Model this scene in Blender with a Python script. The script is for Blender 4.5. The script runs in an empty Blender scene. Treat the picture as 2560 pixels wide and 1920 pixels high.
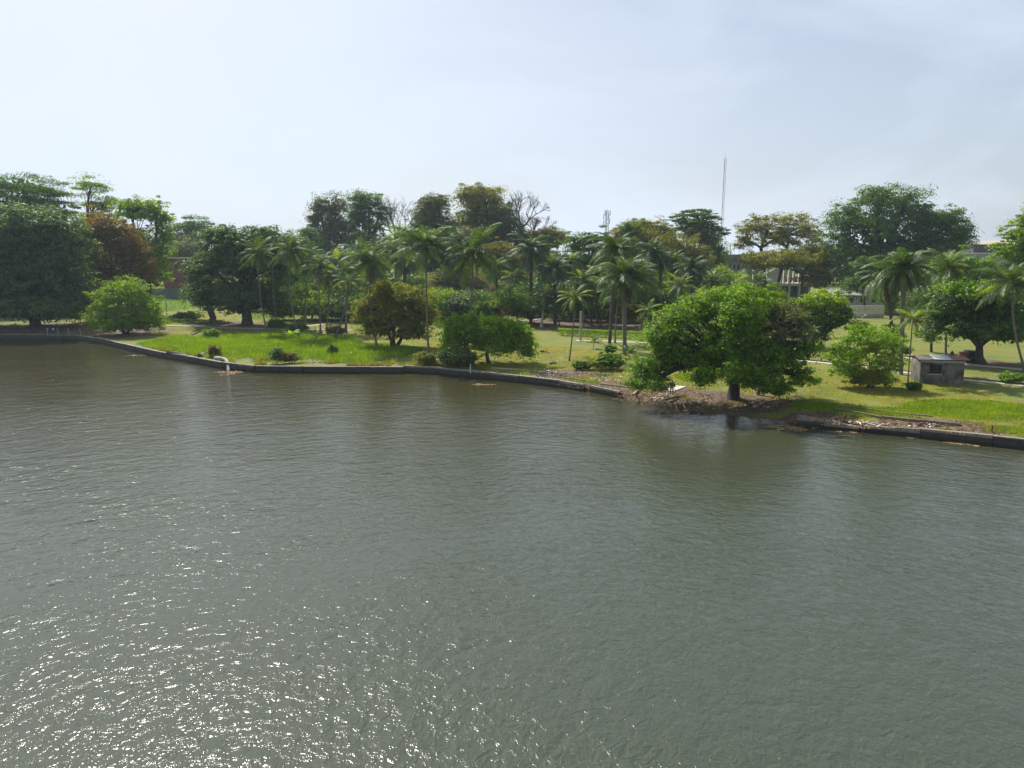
import bpy, math, random
import numpy as np
from mathutils import Vector, Matrix, Euler
R = math.radians
rng = np.random.default_rng(11)
random.seed(11)
S = bpy.context.scene
COL = S.collection

# ------------------------------------------------------------------ camera
CAM_H = 15.0
FPX = 1778.0
PITCH = math.atan((960 - 650) / FPX)
cam = bpy.data.cameras.new('camera')
cam_o = bpy.data.objects.new('camera', cam)
COL.objects.link(cam_o)
cam_o.location = (0, 0, CAM_H)
cam_o.rotation_euler = (math.pi / 2 - PITCH, 0, 0)
cam.sensor_width = 36.0
cam.lens = 36.0 * FPX / 2560.0
cam.clip_start = 0.1
cam.clip_end = 5000
S.camera = cam_o

# ------------------------------------------------------------------ light
SUN_EL, SUN_AZ = R(49), R(-31)          # azimuth from +Y towards +X
SUNV = Vector((math.sin(SUN_AZ) * math.cos(SUN_EL), math.cos(SUN_AZ) * math.cos(SUN_EL), math.sin(SUN_EL)))
world = bpy.data.worlds.new('World')
S.world = world
world.use_nodes = True
wn, wl = world.node_tree.nodes, world.node_tree.links
wn.clear()
wo = wn.new('ShaderNodeOutputWorld')
bg = wn.new('ShaderNodeBackground')
bg.inputs['Strength'].default_value = 0.08
sky = wn.new('ShaderNodeTexSky')
sky.sky_type = 'NISHITA'
sky.sun_disc = False
sky.sun_elevation = SUN_EL
sky.sun_rotation = SUN_AZ
sky.altitude = 0
sky.air_density = 1.0
sky.dust_density = 2.6
sky.ozone_density = 1.0
tc = wn.new('ShaderNodeTexCoord')
mp = wn.new('ShaderNodeMapping')
mp.inputs['Scale'].default_value = (1.0, 1.0, 2.2)
mp.inputs['Rotation'].default_value = (0.0, R(28), R(20))
nz = wn.new('ShaderNodeTexNoise')
nz.inputs['Scale'].default_value = 2.1
nz.inputs['Detail'].default_value = 7.0
nz.inputs['Roughness'].default_value = 0.55
nz.inputs['Distortion'].default_value = 0.6
cr = wn.new('ShaderNodeMapRange')
cr.inputs['From Min'].default_value = 0.40
cr.inputs['From Max'].default_value = 0.60
cr.inputs['To Min'].default_value = 0.76
cr.inputs['To Max'].default_value = 1.28
sepw = wn.new('ShaderNodeSeparateXYZ')
elr = wn.new('ShaderNodeMapRange')            # the veil is thicker low down, as haze is
elr.inputs['From Min'].default_value = 0.0
elr.inputs['From Max'].default_value = 0.75
elr.inputs['To Min'].default_value = 0.82
elr.inputs['To Max'].default_value = 0.16
xg = wn.new('ShaderNodeMath'); xg.operation = 'MULTIPLY_ADD'; xg.inputs[1].default_value = -0.22   # the cloud sheet thins out towards the east
vm = wn.new('ShaderNodeMath'); vm.operation = 'MULTIPLY'; vm.use_clamp = True
mixc = wn.new('ShaderNodeMix')
mixc.data_type = 'RGBA'
mixc.inputs[7].default_value = (7.4, 8.3, 9.6, 1)      # thin bright high cloud veil
wl.new(tc.outputs['Generated'], mp.inputs['Vector'])
wl.new(mp.outputs['Vector'], nz.inputs['Vector'])
wl.new(nz.outputs['Fac'], cr.inputs['Value'])
wl.new(tc.outputs['Generated'], sepw.inputs[0]); wl.new(sepw.outputs[2], elr.inputs['Value'])
wl.new(sepw.outputs[0], xg.inputs[0]); wl.new(cr.outputs['Result'], xg.inputs[2]); wl.new(xg.outputs[0], vm.inputs[0]); wl.new(elr.outputs['Result'], vm.inputs[1])
wl.new(vm.outputs[0], mixc.inputs[0])
wl.new(sky.outputs['Color'], mixc.inputs[6])
wl.new(mixc.outputs[2], bg.inputs['Color'])
wl.new(bg.outputs['Background'], wo.inputs['Surface'])

sun = bpy.data.lights.new('sun', 'SUN')
sun.energy = 5.0
sun.angle = R(0.53)
sun.color = (1.0, 0.95, 0.86)
sun_o = bpy.data.objects.new('sun', sun)
COL.objects.link(sun_o)
sun_o.rotation_euler = (-SUNV).to_track_quat('-Z', 'Y').to_euler()
sun_o.location = (0, 0, 80)

vs = S.view_settings
vs.view_transform = 'Standard'
vs.look = 'None'
vs.exposure = 0.45
vs.gamma = 1.0
vs.use_curve_mapping = False
S.cycles.use_denoising = True
S.cycles.denoiser = 'OPENIMAGEDENOISE'
S.cycles.denoising_prefilter = 'ACCURATE'
S.cycles.denoising_input_passes = 'RGB_ALBEDO_NORMAL'
S.cycles.sample_clamp_direct = 7.0
S.cycles.sample_clamp_indirect = 4.0
S.cycles.max_bounces = 7
S.cycles.diffuse_bounces = 2
S.cycles.glossy_bounces = 3
S.cycles.transmission_bounces = 3
S.cycles.volume_bounces = 0
S.cycles.transparent_max_bounces = 8

# ------------------------------------------------------------------ placing helpers
SP, CP = math.sin(PITCH), math.cos(PITCH)
def ray(px, py):
    u, v = (px - 1280) / FPX, (py - 960) / FPX
    return np.array((u, CP - v * SP, -SP - v * CP))
def hit(px, py, z):
    d = ray(px, py)
    t = (z - CAM_H) / d[2]
    return np.array((0, 0, CAM_H)) + d * t
def at(px, py, Y):
    d = ray(px, py)
    return np.array((0, 0, CAM_H)) + d * (Y / d[1])
def mpx(Y):                       # metres per photo pixel at distance Y (near the horizon)
    return Y / FPX

SHORE_PX = [(-900, 838), (-300, 843), (0, 847), (120, 848), (200, 849), (270, 860), (340, 878), (400, 892), (470, 903), (560, 920),
            (640, 929), (760, 931), (1010, 932), (1100, 934), (1200, 944), (1300, 955), (1400, 967), (1500, 982),
            (1560, 995), (1620, 1009), (1700, 1022), (1780, 1037), (1840, 1046), (1920, 1054), (1990, 1062), (2060, 1067),
            (2150, 1077), (2300, 1092), (2480, 1112), (2560, 1121), (2900, 1160), (3600, 1240)]
SH = np.array([hit(a, b, 0.0)[:2] for a, b in SHORE_PX])
SH = np.vstack([[-900, SH[0, 1] + 20], SH, [900, 30]])
def yshore(x):
    return np.interp(x, SH[:, 0], SH[:, 1])
XB0, XB1 = hit(1760, 1034, 0)[0], hit(2000, 1062, 0)[0]
XK0 = hit(1545, 990, 0)[0]
def vnoise(x, y, s, seed=0):
    x = np.asarray(x, float) / s + seed * 17.3
    y = np.asarray(y, float) / s - seed * 9.1
    xi, yi = np.floor(x), np.floor(y)
    fx, fy = x - xi, y - yi
    fx = fx * fx * (3 - 2 * fx); fy = fy * fy * (3 - 2 * fy)
    def h(a, b):
        v = np.sin(a * 127.1 + b * 311.7 + seed * 3.7) * 43758.5453
        return v - np.floor(v)
    return (h(xi, yi) * (1 - fx) + h(xi + 1, yi) * fx) * (1 - fy) + (h(xi, yi + 1) * (1 - fx) + h(xi + 1, yi + 1) * fx) * fy
def sstep(a, b, x):
    t = np.clip((np.asarray(x, float) - a) / (b - a), 0, 1)
    return t * t * (3 - 2 * t)
def ground(x, y):
    x = np.asarray(x, float); y = np.asarray(y, float)
    d = y - yshore(x)
    base = 0.80 + 0.020 * np.clip(y - 135, 0, 150) + 0.16 * sstep(0.5, 12, d)
    base = base + 0.10 * (vnoise(x, y, 7, 1) - 0.5) * sstep(0.5, 4, d) + 0.06 * (vnoise(x, y, 2.2, 2) - 0.5) * sstep(0.6, 2, d)
    b = sstep(XB0 - 1.0, XB0 + 1.5, x) * (1 - sstep(XB1 - 0.5, XB1 + 0.6, x))
    beach = -0.22 + 0.17 * d + 0.05 * vnoise(x, y, 1.1, 3)
    base = base * (1 - b) + np.minimum(base, beach) * b
    k = sstep(XK0 - 0.5, XK0 + 1, x) * (1 - sstep(XB0, XB0 + 1, x))
    base = base - k * (0.30 * vnoise(x, y, 1.0, 5) * (1 - sstep(0.2, 1.8, d)))
    # muddy trough behind the right hand wall
    q = sstep(XB1 - 1, XB1 + 2, x)
    base = base - q * 0.22 * np.exp(-((d - 1.6) / 1.5) ** 2)
    return base
def gp(px, py):
    z = 0.9
    for _ in range(12):
        p = hit(px, py, z)
        z = float(ground(p[0], p[1]))
    return np.array((p[0], p[1], z))

# ------------------------------------------------------------------ object helpers
def link(o, parent=None):
    COL.objects.link(o)
    if parent is not None:
        o.parent = parent
    return o
def tag(o, label=None, cat=None, group=None, kind=None):
    if label: o['label'] = label
    if cat: o['category'] = cat
    if group: o['group'] = group
    if kind: o['kind'] = kind
    return o
def empty(name, loc, label, cat, group=None, rz=0.0):
    o = bpy.data.objects.new(name, None)
    o.empty_display_size = 0.3
    o.location = loc
    o.rotation_euler = (0, 0, rz)
    COL.objects.link(o)
    return tag(o, label, cat, group)
def npmesh(name, V, F, mats, midx=None, smooth=False, uv=None):
    V = np.asarray(V, np.float32).reshape(-1, 3)
    F = np.asarray(F, np.int32)
    me = bpy.data.meshes.new(name)
    me.vertices.add(len(V)); me.vertices.foreach_set('co', V.ravel())
    k = F.shape[1]
    me.loops.add(F.size); me.loops.foreach_set('vertex_index', F.ravel())
    me.polygons.add(len(F))
    me.polygons.foreach_set('loop_start', np.arange(0, F.size, k, dtype=np.int32))
    if midx is not None:
        me.polygons.foreach_set('material_index', np.asarray(midx, np.int32))
    me.polygons.foreach_set('use_smooth', np.full(len(F), smooth))
    for m in (mats if isinstance(mats, (list, tuple)) else [mats]):
        me.materials.append(m)
    me.update(calc_edges=True)
    return me
def npobj(name, V, F, mats, parent=None, midx=None, smooth=False):
    o = bpy.data.objects.new(name, npmesh(name, V, F, mats, midx, smooth))
    return link(o, parent)

class MB:
    """collects polygons and links them as one mesh object"""
    def __init__(s): s.v = []; s.f = []; s.m = []
    def poly(s, pts, m=0):
        n = len(s.v); s.v += [tuple(map(float, p)) for p in pts]; s.f.append(tuple(range(n, n + len(pts)))); s.m.append(m)
    def box(s, x0, x1, y0, y1, z0, z1, m=0, rz=0, c=(0, 0), jit=0):
        n = len(s.v)
        ca, sa = math.cos(rz), math.sin(rz)
        for z in (z0, z1):
            for x, y in ((x0, y0), (x1, y0), (x1, y1), (x0, y1)):
                dx, dy = x - c[0], y - c[1]
                s.v.append((c[0] + dx * ca - dy * sa + random.uniform(-jit, jit), c[1] + dx * sa + dy * ca + random.uniform(-jit, jit), z + random.uniform(-jit, jit)))
        for q in ((0, 3, 2, 1), (4, 5, 6, 7), (0, 1, 5, 4), (1, 2, 6, 5), (2, 3, 7, 6), (3, 0, 4, 7)):
            s.f.append(tuple(n + i for i in q)); s.m.append(m)
    def tube(s, pts, rad, n=6, m=0, cap=True):
        pts = [Vector(p) for p in pts]
        if not hasattr(rad, '__len__'): rad = [rad] * len(pts)
        b = len(s.v)
        ref = None
        for i, p in enumerate(pts):
            a = pts[max(i - 1, 0)]; c = pts[min(i + 1, len(pts) - 1)]
            t = (c - a).normalized() if (c - a).length > 1e-6 else Vector((0, 0, 1))
            if ref is None:
                ref = Vector((1, 0, 0)) if abs(t.x) < 0.8 else Vector((0, 1, 0))
            u = t.cross(ref).normalized(); w = t.cross(u).normalized(); ref = w.cross(t) if False else ref
            for k in range(n):
                an = 2 * math.pi * k / n
                q = p + (u * math.cos(an) + w * math.sin(an)) * rad[i]
                s.v.append(tuple(q))
        for i in range(len(pts) - 1):
            for k in range(n):
                s.f.append((b + i * n + k, b + i * n + (k + 1) % n, b + (i + 1) * n + (k + 1) % n, b + (i + 1) * n + k)); s.m.append(m)
        if cap:
            s.f.append(tuple(b + k for k in range(n))); s.m.append(m)
            s.f.append(tuple(b + (len(pts) - 1) * n + k for k in reversed(range(n)))); s.m.append(m)
    def build(s, name, mats, parent=None, smooth=False, loc=None):
        me = bpy.data.meshes.new(name)
        me.from_pydata(s.v, [], s.f)
        for m in (mats if isinstance(mats, (list, tuple)) else [mats]):
            me.materials.append(m)
        me.polygons.foreach_set('material_index', s.m)
        me.polygons.foreach_set('use_smooth', [smooth] * len(s.f))
        me.update()
        o = bpy.data.objects.new(name, me)
        if loc is not None: o.location = loc
        return link(o, parent)

# ------------------------------------------------------------------ materials
def newmat(name):
    m = bpy.data.materials.new(name); m.use_nodes = True
    return m, m.node_tree.nodes, m.node_tree.links
def ramp(nd, stops):
    r = nd.new('ShaderNodeValToRGB')
    e = r.color_ramp.elements
    while len(e) < len(stops): e.new(0.5)
    for i, (p, c) in enumerate(stops):
        e[i].position = p; e[i].color = (*c, 1)
    return r
def noise(nd, lk, scale, detail=4, rough=0.55, coord=None, dist=0.0):
    n = nd.new('ShaderNodeTexNoise')
    n.inputs['Scale'].default_value = scale; n.inputs['Detail'].default_value = detail
    n.inputs['Roughness'].default_value = rough; n.inputs['Distortion'].default_value = dist
    if coord is not None: lk.new(coord, n.inputs['Vector'])
    return n
def leafmat(name, dark, mid, light, trans=0.45, patch=0.35, accent=None, acc_amt=0.0, gloss=0.02, gain=None):
    G_ = gain or (2.8, 2.0, .5)
    dark, mid, light = [tuple(c_ * g_ * 1.2 for c_, g_ in zip(q_, G_)) for q_ in (dark, mid, light)]
    m, nd, lk = newmat(name)
    nd.clear()
    out = nd.new('ShaderNodeOutputMaterial')
    geo = nd.new('ShaderNodeNewGeometry')
    n1 = noise(nd, lk, patch, 3, 0.6, geo.outputs['Position'])
    add = nd.new('ShaderNodeMath'); add.operation = 'MULTIPLY_ADD'
    add.inputs[1].default_value = 0.55; 
    sub = nd.new('ShaderNodeMapRange'); sub.inputs['From Min'].default_value = 0.3; sub.inputs['From Max'].default_value = 0.7; sub.inputs['To Max'].default_value = 0.45
    lk.new(n1.outputs['Fac'], sub.inputs['Value'])
    lk.new(geo.outputs['Random Per Island'], add.inputs[0]); lk.new(sub.outputs['Result'], add.inputs[2])
    rp = ramp(nd, [(0.08, dark), (0.5, mid), (0.92, light)])
    lk.new(add.outputs[0], rp.inputs['Fac'])
    colout = rp.outputs['Color']
    if accent is not None:
        n2 = noise(nd, lk, patch * 1.7, 4, 0.65, geo.outputs['Position'], 0.4)
        a2 = nd.new('ShaderNodeMath'); a2.operation = 'MULTIPLY_ADD'; a2.inputs[1].default_value = 0.22; lk.new(geo.outputs['Random Per Island'], a2.inputs[0]); lk.new(n2.outputs['Fac'], a2.inputs[2])
        r2 = nd.new('ShaderNodeMapRange'); r2.inputs['From Min'].default_value = 0.78 - acc_amt * 0.4; r2.inputs['From Max'].default_value = 0.86 - acc_amt * 0.4
        lk.new(a2.outputs[0], r2.inputs['Value'])
        mx = nd.new('ShaderNodeMix'); mx.data_type = 'RGBA'
        lk.new(r2.outputs['Result'], mx.inputs[0]); lk.new(colout, mx.inputs[6]); mx.inputs[7].default_value = (*accent, 1)
        colout = mx.outputs[2]
    d = nd.new('ShaderNodeBsdfDiffuse'); t = nd.new('ShaderNodeBsdfTranslucent'); g = nd.new('ShaderNodeBsdfGlossy')
    g.inputs['Roughness'].default_value = 0.5; g.inputs['Color'].default_value = (0.8, 0.85, 0.8, 1)
    tm = nd.new('ShaderNodeMix'); tm.data_type = 'RGBA'; tm.blend_type = 'MULTIPLY'; tm.inputs[0].default_value = 1.0
    tm.inputs[7].default_value = (1.5, 1.45, 0.55, 1)
    lk.new(colout, tm.inputs[6]); lk.new(colout, d.inputs['Color']); lk.new(tm.outputs[2], t.inputs['Color'])
    m1 = nd.new('ShaderNodeMixShader'); m1.inputs[0].default_value = min(.62, trans + .08)
    lk.new(d.outputs[0], m1.inputs[1]); lk.new(t.outputs[0], m1.inputs[2])
    m2 = nd.new('ShaderNodeMixShader'); m2.inputs[0].default_value = gloss
    lk.new(m1.outputs[0], m2.inputs[1]); lk.new(g.outputs[0], m2.inputs[2])
    lk.new(m2.outputs[0], out.inputs['Surface'])
    return m
def surf(name, stops, scale=2.0, detail=6, rough=0.85, bump=0.3, bscale=None, stain=None, dist=0.0, metallic=0.0, stretch=None):
    m, nd, lk = newmat(name)
    b = nd['Principled BSDF']
    geo = nd.new('ShaderNodeTexCoord')
    co = geo.outputs['Object']
    if stretch:
        mpn = nd.new('ShaderNodeMapping'); mpn.inputs['Scale'].default_value = stretch
        lk.new(co, mpn.inputs['Vector']); co = mpn.outputs['Vector']
    n = noise(nd, lk, scale, detail, 0.62, co, dist)
    rp = ramp(nd, stops)
    lk.new(n.outputs['Fac'], rp.inputs['Fac'])
    colo = rp.outputs['Color']
    if stain:
        n3 = noise(nd, lk, stain[0], 5, 0.7, geo.outputs['Object'], 0.8)
        r3 = nd.new('ShaderNodeMapRange'); r3.inputs['From Min'].default_value = stain[1]; r3.inputs['From Max'].default_value = stain[1] + 0.12
        mx = nd.new('ShaderNodeMix'); mx.data_type = 'RGBA'
        lk.new(n3.outputs['Fac'], r3.inputs['Value']); lk.new(r3.outputs['Result'], mx.inputs[0]); lk.new(colo, mx.inputs[6]); mx.inputs[7].default_value = (*stain[2], 1)
        colo = mx.outputs[2]
    lk.new(colo, b.inputs['Base Color'])
    b.inputs['Roughness'].default_value = rough; b.inputs['Metallic'].default_value = metallic
    if bump:
        n2 = noise(nd, lk, bscale or scale * 4, 4, 0.6, geo.outputs['Object'])
        bp = nd.new('ShaderNodeBump'); bp.inputs['Strength'].default_value = bump; bp.inputs['Distance'].default_value = 0.05
        lk.new(n2.outputs['Fac'], bp.inputs['Height']); lk.new(bp.outputs['Normal'], b.inputs['Normal'])
    return m

M = {}
#                         dark                  mid                   light
M['lf_deep']   = leafmat('leaf_deep_green',  (.010, .030, .012), (.022, .062, .016), (.060, .140, .022), .40)
M['lf_mango']  = leafmat('leaf_dark_glossy', (.008, .026, .012), (.018, .052, .018), (.050, .115, .022), .36, gloss=.055)
M['lf_bright'] = leafmat('leaf_bright_green', (.014, .042, .008), (.036, .100, .010), (.085, .190, .014), .46, gloss=.03, patch=.9, accent=(.13, .15, .03), acc_amt=.08)
M['lf_fresh']  = leafmat('leaf_fresh_green', (.022, .060, .012), (.050, .120, .016), (.110, .200, .022), .48)
M['lf_lime']   = leafmat('leaf_lime_green', (.030, .060, .010), (.070, .125, .012), (.130, .200, .018), .50, accent=(.20, .19, .03), acc_amt=.10, gain=(2.1, 2.1, .8))
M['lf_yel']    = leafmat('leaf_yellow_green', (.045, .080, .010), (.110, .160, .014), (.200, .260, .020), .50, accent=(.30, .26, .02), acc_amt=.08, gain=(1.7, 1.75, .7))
M['lf_olive']  = leafmat('leaf_olive',       (.030, .045, .014), (.070, .085, .018), (.130, .140, .026), .42, accent=(.19, .13, .040), acc_amt=.34, gain=(2.3, 2.1, 1.1))
M['lf_brown']  = leafmat('leaf_brown_green', (.030, .040, .014), (.062, .080, .020), (.115, .130, .030), .42, accent=(.26, .20, .07), acc_amt=.22, gain=(2.7, 2.4, 1.2))
M['lf_rust']   = leafmat('leaf_rusty_brown', (.028, .028, .014), (.070, .058, .022), (.120, .095, .030), .35, accent=(.25, .14, .06), acc_amt=.28, gain=(2.6, 2.3, 1.2))
M['lf_grey']   = leafmat('leaf_grey_green',  (.030, .045, .030), (.060, .080, .045), (.100, .120, .060), .38, accent=(.13, .09, .05), acc_amt=.2, gain=(2.0, 1.9, 1.3))
M['lf_far']    = leafmat('leaf_far_green',   (.014, .036, .020), (.030, .065, .028), (.065, .115, .035), .42, gain=(2.5, 2.2, 1.25))
M['lf_faryel'] = leafmat('leaf_far_yellow_green', (.030, .060, .020), (.065, .105, .028), (.120, .160, .035), .42, accent=(.16, .14, .04), acc_amt=.35)
M['lf_purple'] = leafmat('leaf_with_mauve_flowers', (.020, .060, .012), (.045, .110, .016), (.080, .160, .020), .42, accent=(.50, .20, .45), acc_amt=.36)
M['frond']     = leafmat('palm_frond_green', (.016, .036, .012), (.035, .065, .018), (.075, .110, .024), .34, patch=.8, gloss=.05, gain=(1.5, 1.5, .9))
M['frond_yel'] = leafmat('palm_frond_yellow', (.06, .085, .014), (.12, .15, .018), (.22, .22, .03), .45, patch=.8, gloss=.04, gain=(1.3, 1.35, .9))
M['frond_dark'] = leafmat('palm_frond_dark', (.010, .028, .014), (.022, .050, .020), (.050, .085, .026), .32, patch=.8, gloss=.05, gain=(1.4, 1.45, 1.0))
M['frond_dead'] = leafmat('palm_frond_dead', (.05, .042, .03), (.09, .075, .05), (.14, .115, .075), .15, patch=.8, gain=(1, 1, 1))
M['banana']    = leafmat('banana_leaf', (.05, .13, .01), (.10, .24, .012), (.18, .33, .02), .5, patch=.9, accent=(.45, .35, .02), acc_amt=.25)
M['grass_lush'] = leafmat('grass_lush', (.026, .070, .010), (.050, .120, .012), (.10, .18, .016), .36, patch=.35, accent=(.16, .17, .03), acc_amt=.15)
M['grass_dry'] = leafmat('grass_short', (.055, .075, .010), (.11, .135, .014), (.19, .20, .025), .30, patch=.25, accent=(.20, .14, .04), acc_amt=.22)
M['bark']      = surf('bark_brown', [(.3, (.035, .026, .02)), (.7, (.09, .07, .055))], 3, stretch=(1, 1, .25))
M['bark_dark'] = surf('bark_dark', [(.3, (.018, .014, .011)), (.7, (.045, .036, .028))], 3, stretch=(1, 1, .25))
M['bark_pale'] = surf('palm_bark_grey', [(.3, (.10, .085, .07)), (.7, (.20, .175, .15))], 5, stretch=(.6, .6, 3.5), bump=.5)
M['bark_white'] = surf('bark_whitish', [(.3, (.30, .28, .25)), (.7, (.45, .43, .40))], 4)
M['twig']      = surf('twig_grey', [(.3, (.09, .075, .065)), (.7, (.17, .145, .125))], 3, bump=0)
M['twig_far']  = surf('twig_pale_grey', [(.3, (.14, .12, .115)), (.7, (.22, .19, .18))], 3, bump=0)
M['conc']      = surf('concrete_pale', [(.3, (.28, .26, .22)), (.7, (.42, .40, .35))], 1.2, stain=(.8, .58, (.16, .15, .12)))
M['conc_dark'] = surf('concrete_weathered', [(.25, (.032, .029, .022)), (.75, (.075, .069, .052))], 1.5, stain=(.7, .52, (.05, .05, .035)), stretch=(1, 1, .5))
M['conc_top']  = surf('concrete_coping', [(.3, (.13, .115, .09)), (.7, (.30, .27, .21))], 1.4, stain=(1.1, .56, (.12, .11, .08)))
M['path']      = surf('path_concrete', [(.3, (.38, .34, .27)), (.7, (.52, .48, .40))], .8, stain=(.6, .6, (.26, .22, .15)))
M['kerb']      = surf('kerb_dark', [(.3, (.10, .085, .06)), (.7, (.2, .17, .12))], 2)
M['stone']     = surf('rubble', [(.3, (.2, .16, .11)), (.7, (.42, .36, .28))], 4)
M['trash']     = surf('litter_pale', [(.3, (.30, .24, .16)), (.7, (.62, .56, .45))], .9, detail=8)
M['white']     = surf('paint_white', [(.3, (.62, .62, .60)), (.7, (.78, .78, .76))], 3, bump=.05)
M['rust']      = surf('rust', [(.3, (.12, .045, .025)), (.7, (.26, .11, .06))], 3)
M['steel']     = surf('galvanised_steel', [(.3, (.28, .29, .31)), (.7, (.42, .43, .45))], 3, rough=.5, bump=0, metallic=.3)
M['blackp']    = surf('black_plastic', [(.3, (.012, .012, .014)), (.7, (.03, .03, .033))], 3, rough=.5, bump=0)
M['skin']      = surf('skin_dark', [(.3, (.05, .028, .018)), (.7, (.08, .045, .03))], 5, bump=0)
M['log']       = surf('driftwood', [(.3, (.06, .05, .04)), (.7, (.16, .13, .10))], 4, stretch=(.4, 1, 1))

# ------------------------------------------------------------------ land
def project(P):
    P = np.asarray(P, float)
    x, y, z = P[..., 0], P[..., 1], P[..., 2] - CAM_H
    dz = y * CP - z * SP
    dy = -(y * SP + z * CP)
    return 1280 + FPX * x / dz, 960 + FPX * dy / dz
def blob_world(cx, cy, rx, ry):
    """an ellipse on the ground given where it lies: centre and two edge points -> world ellipse"""
    c = gp(cx, cy); e = gp(cx + rx, cy); f = gp(cx, cy + ry); b = gp(cx, cy - ry)
    return c[0], (f[1] + b[1]) / 2, max(abs(e[0] - c[0]), .3), max(abs(b[1] - f[1]) / 2, .3)
def mask(x, y, blobs, soft=0.35):
    m = np.zeros_like(x)
    for bl in blobs:
        a = bl[4] if len(bl) > 4 else 1.0
        cx, cy, rx, ry = blob_world(*bl[:4])
        r = np.sqrt(((x - cx) / rx) ** 2 + ((y - cy) / ry) ** 2)
        m = np.maximum(m, a * (1 - sstep(1 - soft * 1.4, 1 + soft * 1.4, r)))
    return m
LUSH = [(480, 868, 120, 30), (620, 866, 130, 34), (760, 872, 120, 30), (900, 885, 120, 22), (380, 862, 40, 20), (460, 760, 90, 26), (420, 745, 60, 12),
        (720, 778, 90, 18), (560, 735, 60, 10), (1300, 932, 60, 6), (1440, 957, 55, 6), (2440, 1025, 160, 26, .8), (2200, 1030, 120, 12, .5), (2530, 1075, 60, 10),
        (1000, 880, 60, 14), (1790, 925, 60, 14, .8), (1720, 945, 30, 10, .8), (2040, 1015, 60, 12, .9)]
LITTER = [(1380, 935, 140, 12, .75), (1500, 962, 90, 14, .8), (1640, 985, 110, 24), (1760, 1005, 150, 30), (1900, 1020, 150, 30), (2040, 1045, 110, 18),
          (2250, 1060, 200, 14), (2420, 1078, 120, 8, .8), (120, 828, 260, 18), (290, 835, 80, 14), (1500, 808, 190, 16, .9), (1250, 815, 160, 12, .6),
          (560, 812, 120, 8, .7), (880, 850, 60, 10, .5), (2450, 908, 110, 12, .8), (400, 826, 60, 6, .6), (850, 905, 120, 4, .6), (680, 900, 60, 6, .8), (430, 893, 60, 5, .5)]
xs = np.unique(np.concatenate([np.linspace(-900, -220, 50), np.linspace(-220, -110, 120), np.linspace(-110, 62, 420), np.linspace(62, 220, 120), np.linspace(220, 900, 50)]))
ds = np.concatenate([[0.0, 0.02], np.linspace(0.25, 12, 36), np.geomspace(12.6, 1200, 150)])
X, D = np.meshgrid(xs, ds)
Y = D + yshore(X)
Z = ground(X, Y)
Z[0, :] = -1.6
V = np.stack([X, Y, Z], -1).reshape(-1, 3)
nx, ny = len(xs), len(ds)
ii = (np.arange(ny - 1)[:, None] * nx + np.arange(nx - 1)[None]).ravel()
F = np.stack([ii, ii + 1, ii + nx + 1, ii + nx], -1)
mg, nd, lk = newmat('ground_grass_and_earth')
b = nd['Principled BSDF']; b.inputs['Roughness'].default_value = 0.95
tcg = nd.new('ShaderNodeTexCoord'); co = tcg.outputs['Object']
n1 = noise(nd, lk, .22, 8, .72, co, .5); n2 = noise(nd, lk, 2.2, 6, .7, co); n3 = noise(nd, lk, .9, 5, .7, co, .5)
g_dry = ramp(nd, [(.34, (.18, .125, .030)), (.43, (.165, .17, .014)), (.52, (.125, .16, .010)), (.66, (.065, .115, .007))]); lk.new(n1.outputs['Fac'], g_dry.inputs['Fac'])
g_lush = ramp(nd, [(.3, (.040, .09, .007)), (.6, (.065, .15, .009))]); lk.new(n3.outputs['Fac'], g_lush.inputs['Fac'])
g_lit = ramp(nd, [(.25, (.035, .023, .014)), (.50, (.10, .065, .036)), (.62, (.18, .125, .075)), (.74, (.36, .30, .22))]); lk.new(n2.outputs['Fac'], g_lit.inputs['Fac'])
def attmask(nm, nz, lo, hi):
    a = nd.new('ShaderNodeAttribute'); a.attribute_name = nm
    ma = nd.new('ShaderNodeMath'); ma.operation = 'MULTIPLY_ADD'; ma.inputs[1].default_value = 0.7
    lk.new(nz.outputs['Fac'], ma.inputs[0]); lk.new(a.outputs['Fac'], ma.inputs[2])
    mr = nd.new('ShaderNodeMapRange'); mr.inputs['From Min'].default_value = lo; mr.inputs['From Max'].default_value = hi
    lk.new(ma.outputs[0], mr.inputs['Value']); return mr.outputs['Result']
def mixn(f, a, c):
    mx = nd.new('ShaderNodeMix'); mx.data_type = 'RGBA'; lk.new(f, mx.inputs[0]); lk.new(a, mx.inputs[6]); lk.new(c, mx.inputs[7]); return mx.outputs[2]
fine = nd.new('ShaderNodeMapRange'); fine.inputs['From Min'].default_value = .25; fine.inputs['From Max'].default_value = .75; fine.inputs['To Min'].default_value = .55; fine.inputs['To Max'].default_value = 1.35
n4 = noise(nd, lk, 5.0, 5, .7, co); lk.new(n4.outputs['Fac'], fine.inputs['Value'])
npx = noise(nd, lk, .42, 7, .75, co, .8)
bare = nd.new('ShaderNodeMapRange'); bare.inputs['From Min'].default_value = .53; bare.inputs['From Max'].default_value = .64; bare.inputs['To Max'].default_value = .9
lk.new(npx.outputs['Fac'], bare.inputs['Value'])
g_bare = nd.new('ShaderNodeRGB'); g_bare.outputs[0].default_value = (.155, .105, .045, 1)
g_dry0 = mixn(bare.outputs['Result'], g_dry.outputs['Color'], g_bare.outputs[0])
c1 = mixn(attmask('lush', n3, .55, 1.05), g_dry0, g_lush.outputs['Color'])
c2 = mixn(attmask('litter', n3, .72, .95), c1, g_lit.outputs['Color'])
mul = nd.new('ShaderNodeMix'); mul.data_type = 'RGBA'; mul.blend_type = 'MULTIPLY'; mul.inputs[0].default_value = 1
lk.new(c2, mul.inputs[6]); lk.new(fine.outputs['Result'], mul.inputs[7]); lk.new(mul.outputs[2], b.inputs['Base Color'])
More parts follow.
